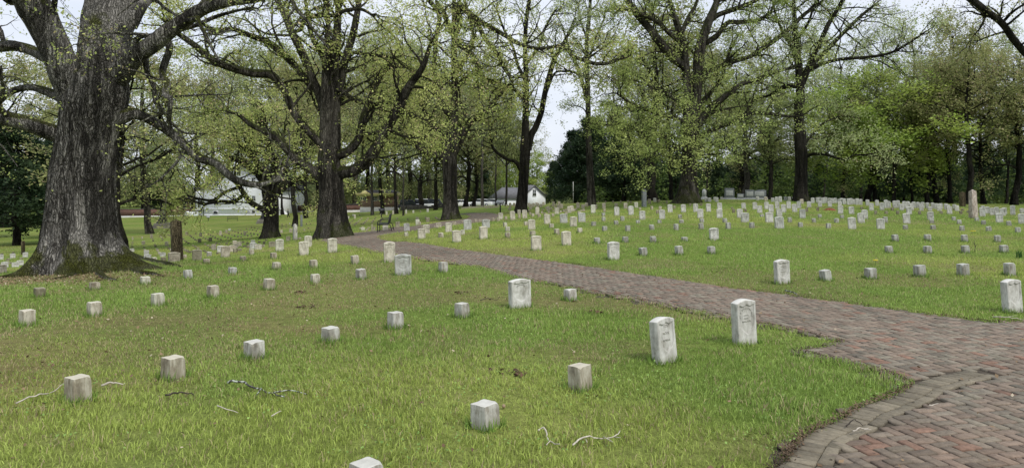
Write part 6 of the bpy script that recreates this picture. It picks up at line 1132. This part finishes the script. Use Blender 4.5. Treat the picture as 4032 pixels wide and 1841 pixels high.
X, Dd = hit(2800 + 1568 / 3.36, 700 + 432 / 3.36); m = MB(); m.lathe((0, 0, 0), [(.44, -.05), (.36, .03), (.22, .1), (.08, .14), (.01, .15)], 16); o = m.build('clay_mound', M['red_clay'], None, True); o.location = (X, Dd, hz(X, Dd)); tag(o, 'small red clay mound among the upper headstones', 'mound')
# weed stalk, yellow flowers and a green tuft
X, Dd = hit(3838, 996); m = MB(); m.tube([(0, 0, 0), (.01, 0, .14), (-.02, 0, .3)], .006, 5); m.tube([(.005, 0, .12), (.05, .01, .2)], .004, 5); m.tube([(0, 0, .18), (-.05, 0, .26)], .004, 5); o = m.build('weed_stalk', M['stick_dark']); o.location = (X, Dd, hz(X, Dd)); tag(o, 'dry upright weed stalk on the right lawn', 'weed')
yel_ = flat('yellow_petals', (.8, .62, .02), .6, var=.1); gst = flat('green_stem', (.08, .16, .03), .7)
for px_, py_, lb in ((3826, 922, 'left yellow flower on the right lawn'), (3836, 922, 'right yellow flower on the right lawn'), (3447, 1045, 'yellow flower right by the grave block row at the path side')):
    X, Dd = hit(px_, py_); e = empty('yellow_flower', (X, Dd, hz(X, Dd))); tag(e, lb, 'flower', 'yellow flowers in the lawn'); m = MB(); m.tube([(0, 0, 0), (0, 0, .1)], .004, 5); m.build('stem', gst, e); m = MB()
    for a_ in range(6): m.box((.025 * math.cos(a_ * 1.05), .025 * math.sin(a_ * 1.05), .105), (.035, .02, .008), rz=a_ * 1.05, ry=-.3)
    m.build('petals', yel_, e)
def tuft(X, Y, n, h, col, rg, w=.006, sp=.05):
    V = []; F_ = []
    for i_ in range(n):
        a_ = rg.random() * 6.28; r = rg.random() * sp; x, y = X + r * math.cos(a_), Y + r * math.sin(a_); hh = h * rg.uniform(.5, 1); lx_, ly_ = rg.normal(0, .25 * hh, 2); z = hz(x, y); b0 = rg.random() * 3.14; wx, wy = w * math.cos(b0), w * math.sin(b0)
        k0 = len(V); V += [(x - wx, y - wy, z), (x + wx, y + wy, z), (x + wx + lx_ * .3, y + wy + ly_ * .3, z + hh * .6), (x - wx + lx_ * .3, y - wy + ly_ * .3, z + hh * .6), (x + lx_, y + ly_, z + hh)]; F_ += [(k0, k0 + 1, k0 + 2, k0 + 3)]
    tri = [(i_ * 5 + 3, i_ * 5 + 2, i_ * 5 + 4) for i_ in range(n)]; V = np.array(V); cc = np.tile(np.array(col), (len(V), 1)); return V, [np.array(F_), np.array(tri)], cc
X, Dd = hit(4016, 1016); V, Fq, cc = tuft(X, Dd, 26, .22, (.06, .14, .035), rng, .008, .07); o = mesh_np('grass_tuft', V, Fq, M['grass'], None, False, cc); tag(o, 'tall dark green tuft near the right edge of the lawn', 'plant')
# ------------------------------------------------------------------ grass
def grass(name, y0, y1, dens, hgt, wid, seg, label, seed, sprd=.78, mar=1.5):
    rg = np.random.default_rng(seed); A_ = 0; n = int(((y1 ** 2 - y0 ** 2) * .5 * sprd * 2 + 2 * mar * (y1 - y0)) * dens); y = np.sqrt(rg.random(n) * (y1 ** 2 - y0 ** 2) + y0 ** 2); x = (rg.random(n) * 2 - 1) * (y * sprd + mar); P = np.c_[x, y]
    clump = fbm(P * 5.5, 2, seed); fine = fbm(P * 1.6, 3, seed + 3); gc_, bare = ground_col(P)
    keep = rg.random(n) < np.clip(.35 + 1.5 * (clump - .25), .2, 1) * (1 - .72 * bare); P = P[keep]; gc_ = gc_[keep]; bare = bare[keep]; fine = fine[keep]; clump = clump[keep]
    if y0 < 75:
        inn = in_poly(P, PATHB); dd = dist_poly(P, PATHB); k_ = (~inn) | (dd < .06 * rg.random(len(P)) ** 1.6); P, gc_, bare, fine, clump, dd = P[k_], gc_[k_], bare[k_], fine[k_], clump[k_], dd[k_]
    n = len(P); z = H(P[:, 0], P[:, 1]); h = hgt * (.45 + .75 * rg.random(n)) * (.62 + .8 * fine) * (1 - .45 * np.clip(bare, 0, 1)) * (.7 + .6 * clump)
    tall = rg.random(n) < .01; h = np.where(tall, h * 1.7, h)
    a_ = rg.random(n) * 6.283; wx, wy = np.cos(a_) * wid * .5, np.sin(a_) * wid * .5; lean = rg.normal(0, .42, (n, 2)) * h[:, None] + np.c_[np.sin(P[:, 1] * 2 + P[:, 0]), np.cos(P[:, 0] * 2.3)] * .12 * h[:, None]
    dry = rg.random(n) < (.06 + .65 * bare + .12 * (fine > .58)); col = gc_ * 0 + np.array([.27, .38, .09]); t_ = np.clip((fbm(P * .22, 4, 11) - .42) * 5, 0, 1)[:, None]; col = col * (1 - t_) + np.array([.37, .45, .11]) * t_
    col = col * (.6 + .75 * rg.random((n, 1))); col = np.where(dry[:, None], np.array([.44, .37, .21]) * (.6 + .7 * rg.random((n, 1))), col); col = col * (1 - .25 * bare[:, None]) + np.array([.2, .17, .08]) * .25 * bare[:, None]
    b0 = np.c_[P, z - .004]
    if seg:
        mid = b0 + np.c_[lean * .35, h * .62]; tip = b0 + np.c_[lean, h * (1 - .25 * np.clip(np.hypot(lean[:, 0], lean[:, 1]) / h, 0, 1))]; wv = np.c_[wx, wy, np.zeros(n)]
        V = np.stack([b0 - wv, b0 + wv, mid + wv * .8, mid - wv * .8, tip], 1).reshape(-1, 3); i_ = np.arange(n)[:, None] * 5; Fq = [i_ + np.array([[0, 1, 2, 3]]), i_ + np.array([[3, 2, 4]])]; rep = 5
    else:
        tip = b0 + np.c_[lean, h]; wv = np.c_[wx, wy, np.zeros(n)]; V = np.stack([b0 - wv, b0 + wv, tip], 1).reshape(-1, 3); Fq = [np.arange(n)[:, None] * 3 + np.array([[0, 1, 2]])]; rep = 3
    o = mesh_np(name, V, Fq, M['grass'], None, False, np.repeat(col, rep, 0)); tag(o, label, 'grass', None, 'stuff')
grass('near_grass', 2.4, 7.5, 4600, .05, .0058, True, 'short lush lawn grass in the foreground', 1)
grass('lawn_grass', 7.5, 15, 2300, .05, .0075, True, 'lawn grass between the nearer graves and beside the path', 2)
grass('lawn_grass', 15, 30, 620, .058, .013, False, 'lawn grass further off around the headstones', 3, mar=1)
grass('far_grass', 30, 62, 130, .065, .026, False, 'distant lawn grass on the crest and in the hollow', 4, mar=1)
# longer grass left standing round the feet of the nearer stones
rgt = np.random.default_rng(12); PP = []
for o_, k_, x_, ex_ in STONES:
    if o_.location.y < 24:
        hw_, ht_ = (.13, .06) if k_ == 'u' else (.075, .075); n_t = int(110 * min(1, 10 / o_.location.y)); th_ = o_.rotation_euler.z; s_ = rgt.integers(0, 4, n_t); q_ = rgt.uniform(-1, 1, n_t)
        lx_ = np.where(s_ < 2, q_ * hw_, np.where(s_ == 2, -hw_, hw_)); ly_ = np.where(s_ == 0, -ht_, np.where(s_ == 1, ht_, q_ * ht_)); lx_ = lx_ + np.sign(lx_) * rgt.random(n_t) * .03; ly_ = ly_ + np.sign(ly_) * rgt.random(n_t) * .03
        PP.append(np.c_[o_.location.x + lx_ * math.cos(th_) - ly_ * math.sin(th_), o_.location.y + lx_ * math.sin(th_) + ly_ * math.cos(th_)])
P = np.vstack(PP); n_t = len(P); z_ = H(P[:, 0], P[:, 1]); h_ = rgt.uniform(.045, .105, n_t); a_ = rgt.random(n_t) * 6.28; w_ = .0035 + .0003 * P[:, 1]; wv = np.c_[np.cos(a_) * w_, np.sin(a_) * w_, np.zeros(n_t)]; b0 = np.c_[P, z_]; tip = b0 + np.c_[rgt.normal(0, .3, (n_t, 2)) * h_[:, None], h_]
mesh_o = mesh_np('long_grass', np.stack([b0 - wv, b0 + wv, tip], 1).reshape(-1, 3), np.arange(n_t * 3).reshape(-1, 3), M['grass'], None, False, np.repeat(np.array([.2, .32, .065]) * (.6 + .7 * rgt.random((n_t, 1))), 3, 0)); tag(mesh_o, 'longer uncut grass round the feet of the stones', 'grass', None, 'stuff')
def gw(rg, n):
    y = rg.uniform(2.8, 14, n); x = rg.uniform(-1, 1, n) * y * .75; P = np.c_[x, y]; return P[(fbm(P * 1.1, 3, 71) > .57) & ~in_poly(P, PATHB)]
# fallen leaves and debris
def litter(name, label, n, gen, size, cols, seed):
    rg = np.random.default_rng(seed); P = gen(rg, n); z = H(P[:, 0], P[:, 1]) + (.02 + .02 * (name[0] == 'c')) + rg.random(len(P)) * .015; v, q, c = leaf_mesh(np.c_[P, z], size, rg, 1.2, 1, .001, .7); o = mesh_np(name, v, q, M['litter'], None, False, leaf_cols(c, cols, rg)); tag(o, label, 'leaves', None, 'stuff')
litter('clover_leaves', 'low clover and weeds in loose patches of the foreground turf', 16000, gw, .017, ((.13, .22, .05), (.2, .31, .08)), 6)
BR = ((.12, .075, .045), (.24, .17, .10), (.42, .36, .26, .12))
litter('fallen_leaves', 'brown fallen leaves and bark bits strewn over the thin turf', 3500, lambda rg, n: np.c_[rg.normal(-10.2, 2.6, n), 14.2 + rg.normal(0, .8, n)], .035, BR, 1)
def g2(rg, n):
    y = rg.uniform(3, 22, n); x = rg.uniform(-1, 1, n) * y * .75; P = np.c_[x, y]; _, b2 = ground_col(P); return P[rg.random(n) < .08 + b2 * .9]
litter('fallen_leaves', 'scattered brown leaf bits in the lawn', 9000, g2, .032, BR, 2)
def g3(rg, n):
    P = []; 
    for poly in (wR[1:-1], wL, wA):
        i_ = rg.integers(0, len(poly) - 1, n); t_ = rg.random((n, 1)); P.append(poly[i_] * (1 - t_) + poly[i_ + 1] * t_ + rg.normal(0, .022, (n, 2)))
    return np.vstack(P)
litter('path_edge_debris', 'dark crumbs of soil and leaves along the path edges', 1300, g3, .018, ((.05, .035, .02), (.16, .11, .07)), 3)
def g4(rg, n):
    y = rg.uniform(2.6, 16, n); P = np.c_[rg.uniform(-3, 9, n), y]; return P[in_poly(P, PATHB)]
litter('path_crumbs', 'tiny petals and crumbs lying on the bricks', 900, g4, .014, ((.3, .26, .2), (.08, .06, .04)), 4)
rg_ = np.random.default_rng(3)
for i_, (px_, py_, lb) in enumerate([(1300 + 760 / 1.4867, 1050 + 160 / 1.4867, 'left of the UNKNOWN headstone'), (1300 + 1545 / 1.4867, 1050 + 275 / 1.4867, 'near the path edge, right of the UNKNOWN headstone'), (1300 + 1085 / 1.4867, 1050 + 640 / 1.4867, 'in the middle of the near grass'), (1185, 1050 + 160 / 1.487, 'before the third near row'), (1200, 1050 + 243 / 1.487, 'in the thin turf at centre left')]):
    X, Dd = hit(px_, py_); n = 26; P = np.c_[X + rg_.normal(0, .07, n), Dd + rg_.normal(0, .06, n)]; v, q, c = leaf_mesh(np.c_[P, H(P[:, 0], P[:, 1]) + .025 + rg_.random(n) * .015], .04, rg_, .9, 1, .001, .7); o = mesh_np('leaf_clump', v, q, M['litter'], None, False, leaf_cols(c, ((.05, .03, .02), (.16, .10, .06)), rg_)); tag(o, 'clump of dark dead leaves ' + lb, 'leaves', 'clumps of dead leaves', 'stuff')
# ------------------------------------------------------------------ beyond the 300 largest blocks, the rest are one object
bl = [o for o, k_, x, ex in STONES if k_ == 'b']; bl.sort(key=lambda o: -(o.scale.z * .17) / o.location.y)
rest = bl[300:]
if rest:
    V = []; Qs = {}; n0 = 0
    for o in rest:
        me = o.data; co = np.empty(len(me.vertices) * 3, np.float32); me.vertices.foreach_get('co', co); mt = np.array(Matrix.LocRotScale(o.location, o.rotation_euler, o.scale)); V.append(co.reshape(-1, 3) @ mt[:3, :3].T + mt[:3, 3])
        for p_ in me.polygons: Qs.setdefault(len(p_.vertices), []).append([a_ + n0 for a_ in p_.vertices])
        n0 += len(me.vertices); bpy.data.objects.remove(o)
    o = mesh_np('far_grave_blocks', np.vstack(V), [np.array(a_) for a_ in Qs.values()], M['marble_block']); o.color = (.5, .48, .38, 1); tag(o, 'the smallest and farthest of the small grave blocks', 'grave markers', None, 'stuff')
